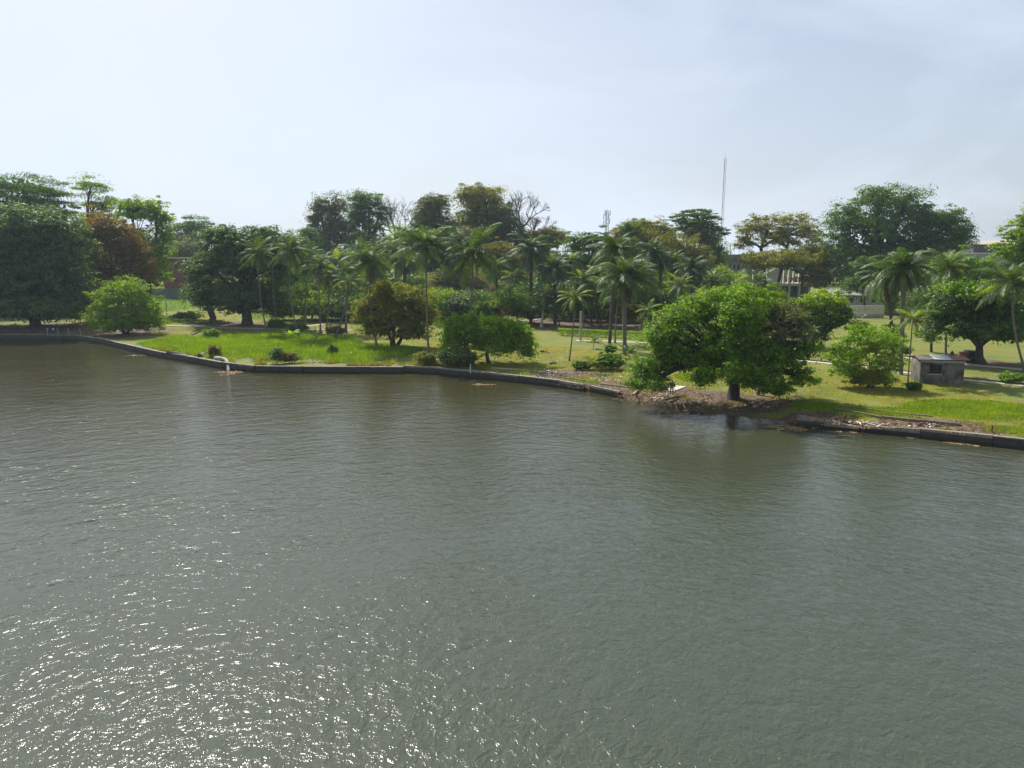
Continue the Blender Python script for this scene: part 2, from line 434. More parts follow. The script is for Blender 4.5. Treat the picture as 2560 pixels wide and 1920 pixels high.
bp = nd.new('ShaderNodeBump'); bp.inputs['Strength'].default_value = .6; bp.inputs['Distance'].default_value = .12
lk.new(n4.outputs['Fac'], bp.inputs['Height']); lk.new(bp.outputs['Normal'], b.inputs['Normal'])
land = npobj('ground', V, F, mg, smooth=True); land['kind'] = 'structure'
for nm, bl in (('lush', LUSH), ('litter', LITTER)):
    at_ = land.data.attributes.new(nm, 'FLOAT', 'POINT')
    mm = mask(V[:, 0], V[:, 1], bl)
    if nm == 'litter':
        dsh = V[:, 1] - yshore(V[:, 0])
        xe = gp(1240, 930)[0]
        mm = np.maximum(mm, .85 * (1 - sstep(.6, 3.0, dsh)) * sstep(xe - 4, xe + 4, V[:, 0]))
        mm = np.maximum(mm, .7 * (1 - sstep(.2, .9, dsh)))
    at_.data.foreach_set('value', mm.astype(np.float32))

# ------------------------------------------------------------------ water
mw, nd, lk = newmat('lagoon_water')
b = nd['Principled BSDF']
b.inputs['IOR'].default_value = 1.45
b.inputs['Roughness'].default_value = 0.08
tcw = nd.new('ShaderNodeTexCoord'); co = tcw.outputs['Object']
nb = noise(nd, lk, .06, 3, .5, co, .4)
sy = nd.new('ShaderNodeSeparateXYZ'); lk.new(co, sy.inputs[0])
refl_y = nd.new('ShaderNodeMapRange'); refl_y.inputs['From Min'].default_value = 34; refl_y.inputs['From Max'].default_value = 84; refl_y.inputs['To Min'].default_value = .75; refl_y.inputs['To Max'].default_value = .0
lk.new(sy.outputs[1], refl_y.inputs['Value'])
ad = nd.new('ShaderNodeMath'); ad.operation = 'MULTIPLY_ADD'; ad.inputs[1].default_value = .25; lk.new(nb.outputs['Fac'], ad.inputs[0]); lk.new(refl_y.outputs['Result'], ad.inputs[2])
# reflections put into the base colour: olive below the trees, sky grey further out
wr = ramp(nd, [(.10, (.043, .040, .015)), (.85, (.048, .060, .040))]); lk.new(ad.outputs[0], wr.inputs['Fac'])
lk.new(wr.outputs['Color'], b.inputs['Base Color'])
# wind waves spreading in long crests away from a point behind the near edge
sep = nd.new('ShaderNodeSeparateXYZ'); lk.new(co, sep.inputs[0])
def math_(op, a, c=None, v=None):
    n = nd.new('ShaderNodeMath'); n.operation = op
    lk.new(a, n.inputs[0])
    if c is not None: lk.new(c, n.inputs[1])
    if v is not None: n.inputs[1].default_value = v
    return n.outputs[0]
xo = math_('ADD', sep.outputs[0], v=-3.0); yo = math_('ADD', sep.outputs[1], v=4.0)
r_ = math_('SQRT', math_('ADD', math_('MULTIPLY', xo, xo), math_('MULTIPLY', yo, yo)))
th = math_('ARCTAN2', xo, yo)
def wave(fr, ft, detail, rough, dist, warp=0.0):
    cmb = nd.new('ShaderNodeCombineXYZ')
    lk.new(math_('MULTIPLY', r_, v=fr), cmb.inputs[0]); lk.new(math_('MULTIPLY', th, v=ft), cmb.inputs[1])
    cmb.inputs[2].default_value = fr * 3.1
    n = noise(nd, lk, 1.0, detail, rough, cmb.outputs[0], dist)
    return n.outputs['Fac']
w1 = wave(.85, 26, 2, .5, .6)          # long lazy crests ~1.2 m
w2 = wave(2.1, 60, 3, .55, .5)         # ripples ~0.5 m
n5 = noise(nd, lk, 3.6, 4, .62, co, .3)
n6 = noise(nd, lk, .75, 2, .5, co, .8)
def ridge(o):    # sharpen crests
    a = math_('ABSOLUTE', math_('ADD', o, v=-.5))
    return math_('POWER', math_('SUBTRACT', a, a) if False else math_('MULTIPLY', a, v=2.0), v=.8)
h = math_('MULTIPLY', w1, v=.21)
h = math_('SUBTRACT', h, math_('MULTIPLY', ridge(w2), v=.085))
h = math_('ADD', h, math_('MULTIPLY', n5.outputs['Fac'], v=.026))
h = math_('ADD', h, math_('MULTIPLY', n6.outputs['Fac'], v=.10))
bp = nd.new('ShaderNodeBump'); bp.inputs['Strength'].default_value = 1.0; bp.inputs['Distance'].default_value = .62
# the bank's lee calms the far water; slow gust patches
lee = nd.new('ShaderNodeMapRange'); lee.inputs['From Min'].default_value = 18; lee.inputs['From Max'].default_value = 60; lee.inputs['To Min'].default_value = .92; lee.inputs['To Max'].default_value = .78
lk.new(sep.outputs[1], lee.inputs['Value'])
gm = nd.new('ShaderNodeMapping'); gm.inputs['Scale'].default_value = (.45, 1.3, 1); gm.inputs['Rotation'].default_value = (0, 0, R(14)); lk.new(co, gm.inputs['Vector'])
ng = noise(nd, lk, .05, 4, .6, gm.outputs['Vector'], 1.2)
gst = nd.new('ShaderNodeMapRange'); gst.inputs['From Min'].default_value = .35; gst.inputs['From Max'].default_value = .65; gst.inputs['To Min'].default_value = .55; gst.inputs['To Max'].default_value = .98
lk.new(ng.outputs['Fac'], gst.inputs['Value'])
lk.new(math_('MULTIPLY', lee.outputs['Result'], gst.outputs['Result']), bp.inputs['Strength'])
lk.new(h, bp.inputs['Height']); lk.new(bp.outputs['Normal'], b.inputs['Normal'])
wat = MB(); wat.poly([(-900, -300, 0), (900, -300, 0), (900, 260, 0), (-900, 260, 0)])
wo_ = wat.build('water', mw); wo_['kind'] = 'structure'

# ------------------------------------------------------------------ seawall
def tide(m):
    nd, lk = m.node_tree.nodes, m.node_tree.links; b = nd['Principled BSDF']
    src = b.inputs['Base Color'].links[0].from_socket
    t_ = nd.new('ShaderNodeTexCoord'); s_ = nd.new('ShaderNodeSeparateXYZ'); lk.new(t_.outputs['Object'], s_.inputs[0])
    n_ = noise(nd, lk, 1.7, 5, .7, t_.outputs['Object']); a_ = nd.new('ShaderNodeMath'); a_.operation = 'MULTIPLY_ADD'; a_.inputs[1].default_value = -.5
    lk.new(n_.outputs['Fac'], a_.inputs[0]); lk.new(s_.outputs[2], a_.inputs[2])
    r_2 = nd.new('ShaderNodeMapRange'); r_2.inputs['From Min'].default_value = -.08; r_2.inputs['From Max'].default_value = .12; lk.new(a_.outputs[0], r_2.inputs['Value'])
    mx = nd.new('ShaderNodeMix'); mx.data_type = 'RGBA'; mx.inputs[6].default_value = (.018, .022, .010, 1); lk.new(r_2.outputs['Result'], mx.inputs[0]); lk.new(src, mx.inputs[7]); lk.new(mx.outputs[2], b.inputs['Base Color'])
tide(M['conc_dark'])
def wall_run(name, pxs, tops, thick, label, cat='seawall', segl=4.2, mats=None, gap=.045, lean=0.0):
    """pxs: photo points of the foot at water level; tops: height of the coping at each"""
    pts = [hit(a, b_, 0.0)[:2] for a, b_ in pxs]
    o = empty(name, (pts[0][0], pts[0][1], 0), label, cat)
    base = np.array(pts[0])
    run = []                       # resample
    for i in range(len(pts) - 1):
        a, c = np.array(pts[i]), np.array(pts[i + 1]); L = np.linalg.norm(c - a); n = max(1, round(L / segl))
        for k in range(n):
            u0, u1 = k / n, (k + 1) / n
            run.append((a + (c - a) * u0, a + (c - a) * u1, tops[i] + (tops[i + 1] - tops[i]) * u0, tops[i] + (tops[i + 1] - tops[i]) * u1))
    for (a, c, z0, z1) in run:
        d = (c - a) / np.linalg.norm(c - a); nrm = np.array((-d[1], d[0]))
        a2 = a + d * gap; c2 = c - d * gap
        j = random.uniform(-.04, .04); dz_ = random.uniform(-.035, .035); z0 += dz_; z1 += dz_ + random.uniform(-.02, .02)
        mb = MB()
        def prism(off0, off1, zb, za, zc, m):
            q = [a2 + nrm * off0 - base, c2 + nrm * off0 - base, c2 + nrm * off1 - base, a2 + nrm * off1 - base]
            lo = [(p[0], p[1], zb) for p in q]; hi = [(q[0][0], q[0][1], za), (q[1][0], q[1][1], zc), (q[2][0], q[2][1], zc), (q[3][0], q[3][1], za)]
            mb.poly(lo[::-1], m); mb.poly(hi, m)
            for i in range(4):
                k = (i + 1) % 4; mb.poly([lo[i], lo[k], hi[k], hi[i]], m)
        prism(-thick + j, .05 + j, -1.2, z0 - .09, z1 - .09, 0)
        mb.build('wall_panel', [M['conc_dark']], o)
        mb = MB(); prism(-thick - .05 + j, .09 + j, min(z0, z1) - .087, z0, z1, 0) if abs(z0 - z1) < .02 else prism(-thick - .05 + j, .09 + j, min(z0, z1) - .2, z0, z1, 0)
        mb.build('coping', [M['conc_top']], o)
    return o
wall_run('seawall', [(-300, 843.5), (0, 847.5), (120, 848.5), (200, 850), (270, 861), (340, 879), (400, 893), (470, 904), (560, 921), (640, 930), (760, 932), (1008, 933)],
         [.95] * 9 + [.93, .93, .93], .30, 'long grey concrete seawall curving along the grassy left bank')
wall_run('seawall', [(1012, 931), (1100, 935), (1200, 945), (1300, 956), (1400, 968), (1462, 977)], [1.02, .98, .95, .92, .90, .82], .34,
         'darker concrete seawall stepping out in front of the small round tree')
wall_run('seawall', [(1478, 979), (1552, 994)], [.74, .70], .30, 'short low broken piece of seawall beside the muddy bank')
wall_run('seawall', [(1990, 1063), (2060, 1069), (2148, 1078)], [1.0, .72, .40], .30, 'sunken seawall piece with raised left tip and a cracked lower end')
wall_run('seawall', [(2156, 1079), (2300, 1093), (2480, 1113), (2560, 1122), (2900, 1161)], [.62, .80, .88, .88, .88], .32, 'straight seawall in front of the brown leaf litter on the right bank')
# buried kerb lines in the litter of the right bank
def strip(name, pxs, w, hgt, mat, label=None, cat=None, kind=None, lift=.02, parent=None, seg=1.2, breakup=0.0):
    pts = [gp(a, b_) for a, b_ in pxs]
    P = []
    for i in range(len(pts) - 1):
        n = max(1, int(np.linalg.norm(pts[i + 1][:2] - pts[i][:2]) / seg))
        for k in range(n): P.append(pts[i] + (pts[i + 1] - pts[i]) * k / n)
    P.append(pts[-1]); P = np.array(P)
    mb = MB()
    T = np.gradient(P[:, :2], axis=0); T /= np.linalg.norm(T, axis=1)[:, None]
    Nn = np.stack([-T[:, 1], T[:, 0]], 1)
    A = P[:, :2] - Nn * w / 2; C = P[:, :2] + Nn * w / 2
    za = np.maximum(ground(A[:, 0], A[:, 1]), ground(C[:, 0], C[:, 1])) + hgt + lift
    for i in range(len(P) - 1):
        if breakup and random.random() < breakup: continue
        t0, t1 = za[i], za[i + 1]
        lo = [(*A[i], t0 - hgt - .3), (*A[i + 1], t1 - hgt - .3), (*C[i + 1], t1 - hgt - .3), (*C[i], t0 - hgt - .3)]
        hi = [(*A[i], t0), (*A[i + 1], t1), (*C[i + 1], t1), (*C[i], t0)]
        mb.poly(hi); mb.poly([lo[0], lo[1], hi[1], hi[0]]); mb.poly([lo[2], lo[3], hi[3], hi[2]])
        if i == 0 or breakup: mb.poly([lo[3], lo[0], hi[0], hi[3]])
        if i == len(P) - 2 or breakup: mb.poly([lo[1], lo[2], hi[2], hi[1]])
    o = mb.build(name, mat, parent)
    return tag(o, label, cat, None, kind)
strip('kerb', [(2090, 1025), (2200, 1046)], .28, .16, M['kerb'], 'dark broken kerb at the left of the right bank litter', 'kerb')
strip('kerb', [(2205, 1045), (2300, 1054), (2400, 1064)], .28, .17, M['kerb'], 'long dark kerb sunk in the right bank litter', 'kerb')
strip('kerb', [(2100, 1016), (2220, 1031), (2330, 1042)], .22, .10, M['kerb'], 'thin upper kerb at the edge of the right lawn', 'kerb')
strip('kerb', [(1380, 941), (1460, 952)], .22, .10, M['kerb'], 'narrow dark kerb behind the strip of grass by the middle seawall', 'kerb')
strip('kerb', [(1500, 961), (1600, 974)], .2, .10, M['kerb'], 'broken dark kerb in the litter left of the big shore tree', 'kerb')

# ------------------------------------------------------------------ paths
def path(pxs, w=1.6):
    s_ = strip('path', pxs, w, .04, M['path'], kind='structure')
    return s_
path([(300, 812), (420, 814), (520, 818), (640, 822), (740, 824), (860, 826), (960, 828)], 1.0)
path([(770, 815), (850, 806), (950, 797), (1040, 792)], 1.3)
path([(1150, 760), (1300, 758), (1420, 755)], 1.2)
path([(1240, 806), (1330, 800), (1420, 790), (1510, 782)], 1.6)
path([(1440, 852), (1520, 853), (1600, 857), (1660, 862)], 1.3)
path([(1020, 868), (930, 875), (860, 884)], 1.2)
path([(1960, 898), (2030, 905), (2120, 914), (2200, 922), (2300, 938), (2420, 951), (2560, 965), (2700, 980)], 1.1)
path([(1970, 868), (2040, 866), (2130, 878), (2200, 887), (2300, 899), (2420, 912), (2560, 925)], 1.2)
path([(1230, 920), (1300, 925), (1360, 931)], .8)
for a in ([(1960, 895), (2030, 902), (2120, 911), (2200, 919), (2300, 934.5), (2420, 947), (2560, 961)],):
    strip('kerb', a, .16, .14, M['kerb'], 'low kerb along the back edge of the right lawn path', 'kerb')
slab = strip('paving', [(1650, 968), (1700, 974)], 3.6, .05, M['path'], kind='structure')

# ------------------------------------------------------------------ broadleaf trees
def leaf_quads(P, N, size, aspect=0.62, fold=0.0):
    """one kite shaped leaf spray per point"""
    n = len(P)
    N = N / (np.linalg.norm(N, axis=1)[:, None] + 1e-9)
    a = rng.normal(size=(n, 3))
    T = np.cross(N, a); T /= np.linalg.norm(T, axis=1)[:, None] + 1e-9
    B = np.cross(N, T)
    s = size * rng.uniform(.55, 1.35, n)[:, None]
    w = s * aspect
    q = np.stack([P - T * s * .5, P + B * w * .5 + T * s * .05, P + T * s * .5, P - B * w * .5 + T * s * .05], 1)
    V = q.reshape(-1, 3)
    F = np.arange(n * 4).reshape(n, 4)
    return V, F
def sph(n):
    a = rng.normal(size=(n, 3)); return a / np.linalg.norm(a, axis=1)[:, None]
def branches(mb, p0, p1, r0, r1, wob, n=5, sides=5):
    p0 = np.array(p0, float); p1 = np.array(p1, float)
    L = np.linalg.norm(p1 - p0)
    pts, rad = [], []
    off = rng.normal(size=3) * wob * L
    for i in range(n + 1):
        t = i / n
        bow = math.sin(t * math.pi)
        q = p0 + (p1 - p0) * t + off * bow + np.array((0, 0, .10 * L * bow))
        pts.append(q); rad.append(r0 + (r1 - r0) * t)
    mb.tube(pts, rad, sides)
    return pts
def tree(name, base_px, Yd, blobs, leaf, label, group=None, cat='tree', style='broad', leaf_s=None, dens=1.0, clump=None, bark='bark',
         trunk_r=None, trunks=1, depth=.8, bare=0.0, base=None, lean=0.0, fork=.3, upface=.65, fill=True, second=None, flat=None, skirt=0.0):
    """blobs: (centre x, centre y, half width, half height) of the crown's masses in the photograph; Yd: distance or None to stand it at base_px"""
    if Yd is None:
        g = gp(*base_px)
    else:
        p = at(base_px[0], base_px[1], Yd); g = np.array((p[0], Yd, float(ground(p[0], Yd))))
    Yt = g[1]
    k = Yt / FPX
    B = []
    for bl in blobs:
        dy = (bl[4] if len(bl) > 4 else 0.0)
        c = at(bl[0], bl[1], Yt + dy)
        kk = (Yt + dy) / FPX
        B.append((c, np.array((bl[2] * kk, bl[2] * kk * depth, bl[3] * kk))))
    o = empty(name, tuple(g), label, cat, group)
    if g[1] > 195: dens *= 1.45
    elif g[1] > 140: dens *= 1.2
    ls = leaf_s or max(.16, k * 3.6)
    cl = clump or {'broad': 1.1, 'layer': 1.3, 'fine': .8, 'droop': .9}[style] * max(.95, k * 19)
    fl = flat or {'broad': .62, 'layer': .34, 'fine': .55, 'droop': .8}[style]
    B = [(c, np.maximum(r - .22 * cl * np.array((1, 1, fl)), r * .7)) for c, r in B]
    C, O = [], []
    for (c, r) in B:
        area = 4 * math.pi * ((r[0] * r[1]) ** 1.6 / 3 + (r[0] * r[2]) ** 1.6 / 3 + (r[1] * r[2]) ** 1.6 / 3) ** (1 / 1.6)
        n = int(area / (cl * cl) * .88 * dens) + 6
        d = sph(n * 2)
        d = d[(d[:, 2] > -.55) | (rng.random(len(d)) < .35)][:n]
        rad = 1 - .50 * rng.random(len(d)) ** 1.5
        rad *= 1 + .13 * rng.normal(size=len(d))
        lump = np.sin(d[:, 0] * 5.1 + c[0]) * np.sin(d[:, 1] * 4.3 + c[2]) * np.sin(d[:, 2] * 6.3 + c[0] * .7)
        rad *= 1 + .30 * lump
        p = c + d * r * rad[:, None]
        keep = np.ones(len(p), bool)
        for (c2, r2) in B:
            if c2 is c: continue
            q = (((p - c2) / r2) ** 2).sum(1)
            keep &= q > .50
        if style == 'layer':
            st = cl * .9
            ph = c[0] * 1.7 + c[2]
            dome = ((p[:, 0] - c[0]) / r[0]) ** 2 * r[2] * .5
            p[:, 2] = np.round((p[:, 2] + dome + ph) / st) * st - dome - ph + rng.normal(0, .16 * cl, len(p))
        C.append(p[keep]); O.append((d / r * r.mean())[keep])
    C = np.vstack(C); O = np.vstack(O)
    hmin = g[2] + .25
    C[:, 2] = np.maximum(C[:, 2], hmin + .3)
    npc = int(np.clip(15 * (cl / ls) ** 1.35 * .66, 14, 170))
    cs = cl * (.40 + 1.1 * rng.random(len(C)) ** 1.8)
    idx = np.repeat(np.arange(len(C)), npc)
    d = sph(len(idx)); rr = rng.random(len(idx)) ** .40
    d[:, 2] = np.where(rng.random(len(d)) < .62, np.abs(d[:, 2]), d[:, 2])
    P = C[idx] + d * (rr * cs[idx])[:, None] * np.array((1, 1, fl))
    Nn = d * .75 + O[idx] * .25 + np.array((0, 0, upface)) + rng.normal(size=d.shape) * .58
    if style == 'droop':
        Nn[:, 2] *= .4
        P[:, 2] -= rng.random(len(P)) * cs[idx] * .6
    ok = P[:, 2] > ground(P[:, 0], P[:, 1]) + .15
    P, Nn = P[ok], Nn[ok]
    V, F = leaf_quads(P, Nn, ls)
    mats = [M[leaf]]; mid = np.zeros(len(F), int)
    if fill:                       # outsized leaves added inside the crown to block light coming through
        n = int(len(C) * 5)
        Q = []
        for (c, r) in B:
            m_ = int(n * (r[0] * r[1] * r[2]) / sum(x[1].prod() for x in B)) + 4
            Q.append(c + sph(m_) * (rng.random(m_) ** .5)[:, None] * r * .74)
        Q = np.vstack(Q); Q = Q[Q[:, 2] > ground(Q[:, 0], Q[:, 1]) + .2]
        V2, F2 = leaf_quads(Q, rng.normal(size=Q.shape), ls * 2.3, .9)
        F = np.vstack([F, F2 + len(V)]); V = np.vstack([V, V2]); mid = np.zeros(len(F), int)
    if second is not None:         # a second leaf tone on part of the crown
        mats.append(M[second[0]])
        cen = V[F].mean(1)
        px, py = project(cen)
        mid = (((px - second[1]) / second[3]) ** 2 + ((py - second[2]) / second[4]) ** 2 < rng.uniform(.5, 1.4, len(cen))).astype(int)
    npobj('crown', V - g, F, mats, o, mid)
    # trunk, limbs and twigs
    mb = MB()
    ctr = np.mean([b_[0] for b_ in B], 0)
    bot = min(b_[0][2] - b_[1][2] for b_ in B)
    H = max(b_[0][2] + b_[1][2] for b_ in B) - g[2]
    tr = trunk_r or max(.12, H * .024)
    for ti in range(trunks):
        ang = ti * 2.4
        g0 = np.array((math.cos(ang), math.sin(ang), 0)) * (tr * 1.3 if trunks > 1 else 0)
        tz = g[2] + max(H * fork, .5)
        top = np.array((g[0] + lean + (ctr[0] - g[0]) * .35 + g0[0] * 5, g[1] + g0[1] * 4, min(tz, max(ctr[2], g[2] + .6))))
        p0 = g + g0 - np.array((0, 0, .3))
        mb.tube([p0 - g, p0 - g + np.array((0, 0, .3)), (p0 * .6 + top * .4) - g + rng.normal(0, tr * .25, 3), top - g], [tr * 1.7, tr * 1.15, tr * .9, tr * .8], 9)
        sub = B if trunks == 1 else [B[i] for i in range(len(B)) if i % trunks == ti] or B[:1]
        for (c, r) in sub:
            e = c + np.array((0, 0, r[2] * .15))
            pts = branches(mb, top - g, e - g, tr * .6, tr * .22, .06, 5, 6)
            m_ = min(9, len(C))
            near = np.argsort((((C - c) / r) ** 2).sum(1) + rng.random(len(C)) * 1.2)[:m_]
            for j in near:
                branches(mb, pts[random.choice((2, 3, 4))], C[j] - g, tr * .2, .02, .08, 3, 4)
    mb.build('trunk', M[bark], o, smooth=True)
    return o
def bare_tree(name, base_px, Yd, top_px, label, spread=.9, depth=5, bark='twig', rad=None, seed=1, limbs=4, cat='bare tree', group=None, base=None, start=None, thin=.022):
    random.seed(seed)
    p = at(base_px[0], base_px[1], Yd) if base is None else base
    g = np.array((p[0], p[1], float(ground(p[0], p[1]))))
    topz = at(top_px[0], top_px[1], p[1])
    o = empty(name, tuple(g), label, cat, group)
    H = topz[2] - g[2]
    first = start if start is not None else .45
    tr = rad or H * .016
    tm, wm = MB(), MB()
    tp = Vector(((topz[0] - g[0]) * first, 0, H * first))
    tm.tube([(0, 0, -.3), tuple(tp * .5 + Vector((random.uniform(-.2, .2), 0, 0))), tuple(tp)], [tr * 1.3, tr * 1.05, tr * .85], 8)
    def grow(p, d, L, r, lv):
        n = 3
        pts = [p.copy()]; q = p.copy(); dd = d.copy()
        for i in range(n):
            dd = (dd + Vector([random.gauss(0, .13) for _ in range(3)]) + Vector((0, 0, .05))).normalized()
            q = q + dd * (L / n); pts.append(q.copy())
        (tm if lv >= depth - 1 else wm).tube(pts, [max(thin, r * (1 - .35 * i / n)) for i in range(n + 1)], 5 if lv > 2 else 3, cap=False)
        if lv <= 0: return
        for i in range(random.choice((2, 3, 3))):
            s_ = pts[random.choice((2, 3, 3))] if i else pts[3]
            nd_ = (dd * .75 + Vector([random.gauss(0, .5 * spread) for _ in range(2)] + [random.gauss(.12, .28)])).normalized()
            grow(s_, nd_, L * random.uniform(.62, .86), r * .62, lv - 1)
    L0 = H * (1 - first) * .31
    for i in range(limbs):
        a = 2 * math.pi * i / limbs + random.uniform(-.4, .4)
        d = Vector((math.cos(a) * spread * .8, math.sin(a) * spread * .6, random.uniform(.7, 1.1))).normalized()
        grow(tp, d, L0, tr * .55, depth)
    tm.build('trunk', M[bark], o, smooth=True)
    wm.build('twigs', M[bark], o)['kind'] = 'stuff'
    return o

T = tree
# ---- left bank
T('layered_tree', (60, 790), 190, [(50, 470, 85, 28), (120, 485, 60, 22), (20, 505, 90, 30), (110, 530, 95, 34), (-60, 500, 80, 60), (40, 600, 130, 80)], 'lf_deep',
  'tall flat-topped tree with stacked foliage layers behind the huge dark left tree', style='layer')
T('umbrella_tree', (245, 790), 185, [(228, 468, 44, 24), (262, 505, 40, 24), (225, 520, 34, 16), (300, 530, 34, 16), (235, 600, 60, 60)], 'lf_fresh',
  'open umbrella-shaped tree with bright top and see-through gaps on left skyline', style='layer', dens=.95, fill=False)
T('leafy_tree', (375, 800), 178, [(335, 525, 50, 32), (390, 535, 38, 40), (408, 590, 28, 60), (380, 640, 48, 70), (330, 610, 50, 50), (395, 690, 34, 40)], 'lf_fresh',
  'bright green leafy tree with rounded right shoulder left of the red building', style='fine', dens=.9)
T('rusty_tree', (285, 800), 165, [(250, 580, 62, 55), (310, 610, 58, 60), (340, 680, 50, 60), (250, 690, 60, 60), (200, 620, 50, 60)], 'lf_rust',
  'rust-brown leaved tree between the huge dark tree and the bright green one', style='fine')
T('dark_tree', (90, 812), 150, [(85, 570, 110, 55), (-20, 600, 120, 90), (150, 620, 75, 70), (60, 680, 150, 80), (170, 720, 70, 60), (-60, 740, 110, 60), (90, 755, 110, 35), (20, 770, 100, 34, -5), (110, 775, 90, 32, -6), (180, 770, 50, 34, -3)], 'lf_mango',
  'huge dark green tree overhanging the shore at the left edge', leaf_s=.5, trunk_r=1.0, fork=.22, cat='tree')
T('bushy_tree', (312, 836), None, [(315, 735, 62, 48), (270, 758, 46, 44), (365, 770, 44, 48), (310, 790, 90, 42), (258, 805, 46, 28), (370, 808, 44, 26), (312, 815, 70, 20)], 'lf_fresh',
  'low bushy green tree standing by the wall left of the paired lamp post', style='fine', leaf_s=.26, trunks=3)
T('far_tree', (505, 740), 290, [(475, 575, 52, 30), (525, 590, 45, 26), (555, 600, 34, 18), (460, 610, 40, 30)], 'lf_far',
  'distant flat-topped tree on the skyline above the red building', style='layer', dens=1.3)
T('far_tree', (465, 740), 270, [(465, 622, 45, 26), (480, 650, 40, 26), (440, 640, 30, 30)], 'lf_grey', 'hazy grey green tree directly above the roof of the red building')
T('large_dark_tree', (618, 810), 152, [(560, 600, 68, 38), (655, 595, 60, 34), (610, 650, 105, 60), (505, 680, 50, 50), (690, 660, 44, 70), (600, 735, 105, 45), (515, 745, 50, 40), (680, 745, 55, 40), (590, 770, 50, 20), (690, 775, 34, 22)], 'lf_mango',
  'large dark broad tree with very thick trunk behind three slim coconut palms', leaf_s=.42, trunk_r=1.15, fork=.18)
T('dark_tree', (528, 797), 160, [(520, 720, 42, 34), (480, 735, 34, 26), (545, 755, 34, 22)], 'lf_mango', 'small dark tree with thick trunk at the left foot of the large dark tree', leaf_s=.4, trunk_r=.8)
T('slim_tree', (735, 790), 190, [(735, 620, 44, 30), (715, 650, 50, 60), (700, 610, 24, 22)], 'lf_deep', 'green tree filling the skyline dip right of the large dark tree')
# ---- centre skyline
T('skyline_tree', (822, 720), 245, [(800, 520, 26, 30), (838, 515, 30, 34), (790, 560, 28, 34), (835, 570, 46, 50), (805, 610, 40, 34), (870, 600, 30, 50)], 'lf_grey',
  'left one of the two tall hazy trees above the centre palms', dens=1.1)
T('skyline_tree', (915, 720), 240, [(915, 505, 48, 26), (900, 550, 42, 44), (955, 540, 26, 36), (925, 600, 44, 50)], 'lf_far', 'right one of the two tall hazy trees, dark with domed top', dens=1.0)
T('small_tree', (770, 740), 235, [(765, 590, 26, 22), (785, 610, 30, 26)], 'lf_far', 'small blue-green tree at the left foot of the tall hazy pair')
bare_tree('bare_tree', (987, 700), 240, (998, 490), 'leafless grey tree between two tall hazy crowns on the skyline', seed=3, spread=1.0, start=.58)
T('skyline_tree', (1090, 740), 235, [(1085, 510, 44, 26), (1075, 550, 52, 44), (1110, 580, 46, 44), (1060, 590, 36, 34)], 'lf_grey', 'grey-green feathery tree just right of the leafless skyline tree', style='fine')
T('tall_tree', (1205, 740), 230, [(1190, 485, 46, 26), (1215, 510, 58, 44), (1160, 490, 26, 24), (1180, 560, 56, 44), (1250, 540, 40, 40), (1230, 570, 50, 40)], 'lf_faryel',
  'tallest yellow-green tree of the centre skyline', dens=1.1)
T('dark_tree', (1250, 740), 228, [(1255, 590, 50, 44), (1225, 600, 46, 34), (1300, 600, 34, 36), (1275, 560, 30, 30)], 'lf_far', 'dark bluish tree at the foot of the tallest yellow-green tree')
bare_tree('bare_tree', (1300, 720), 225, (1305, 466), 'leafless tree with fan-shaped crown right of the tallest centre tree', seed=8, spread=.75, start=.62, thin=.03)
bare_tree('bare_tree', (1325, 720), 222, (1345, 520), 'low leafless tree leaning right below the fan-shaped bare tree', seed=5, spread=1.1, start=.66, thin=.03)
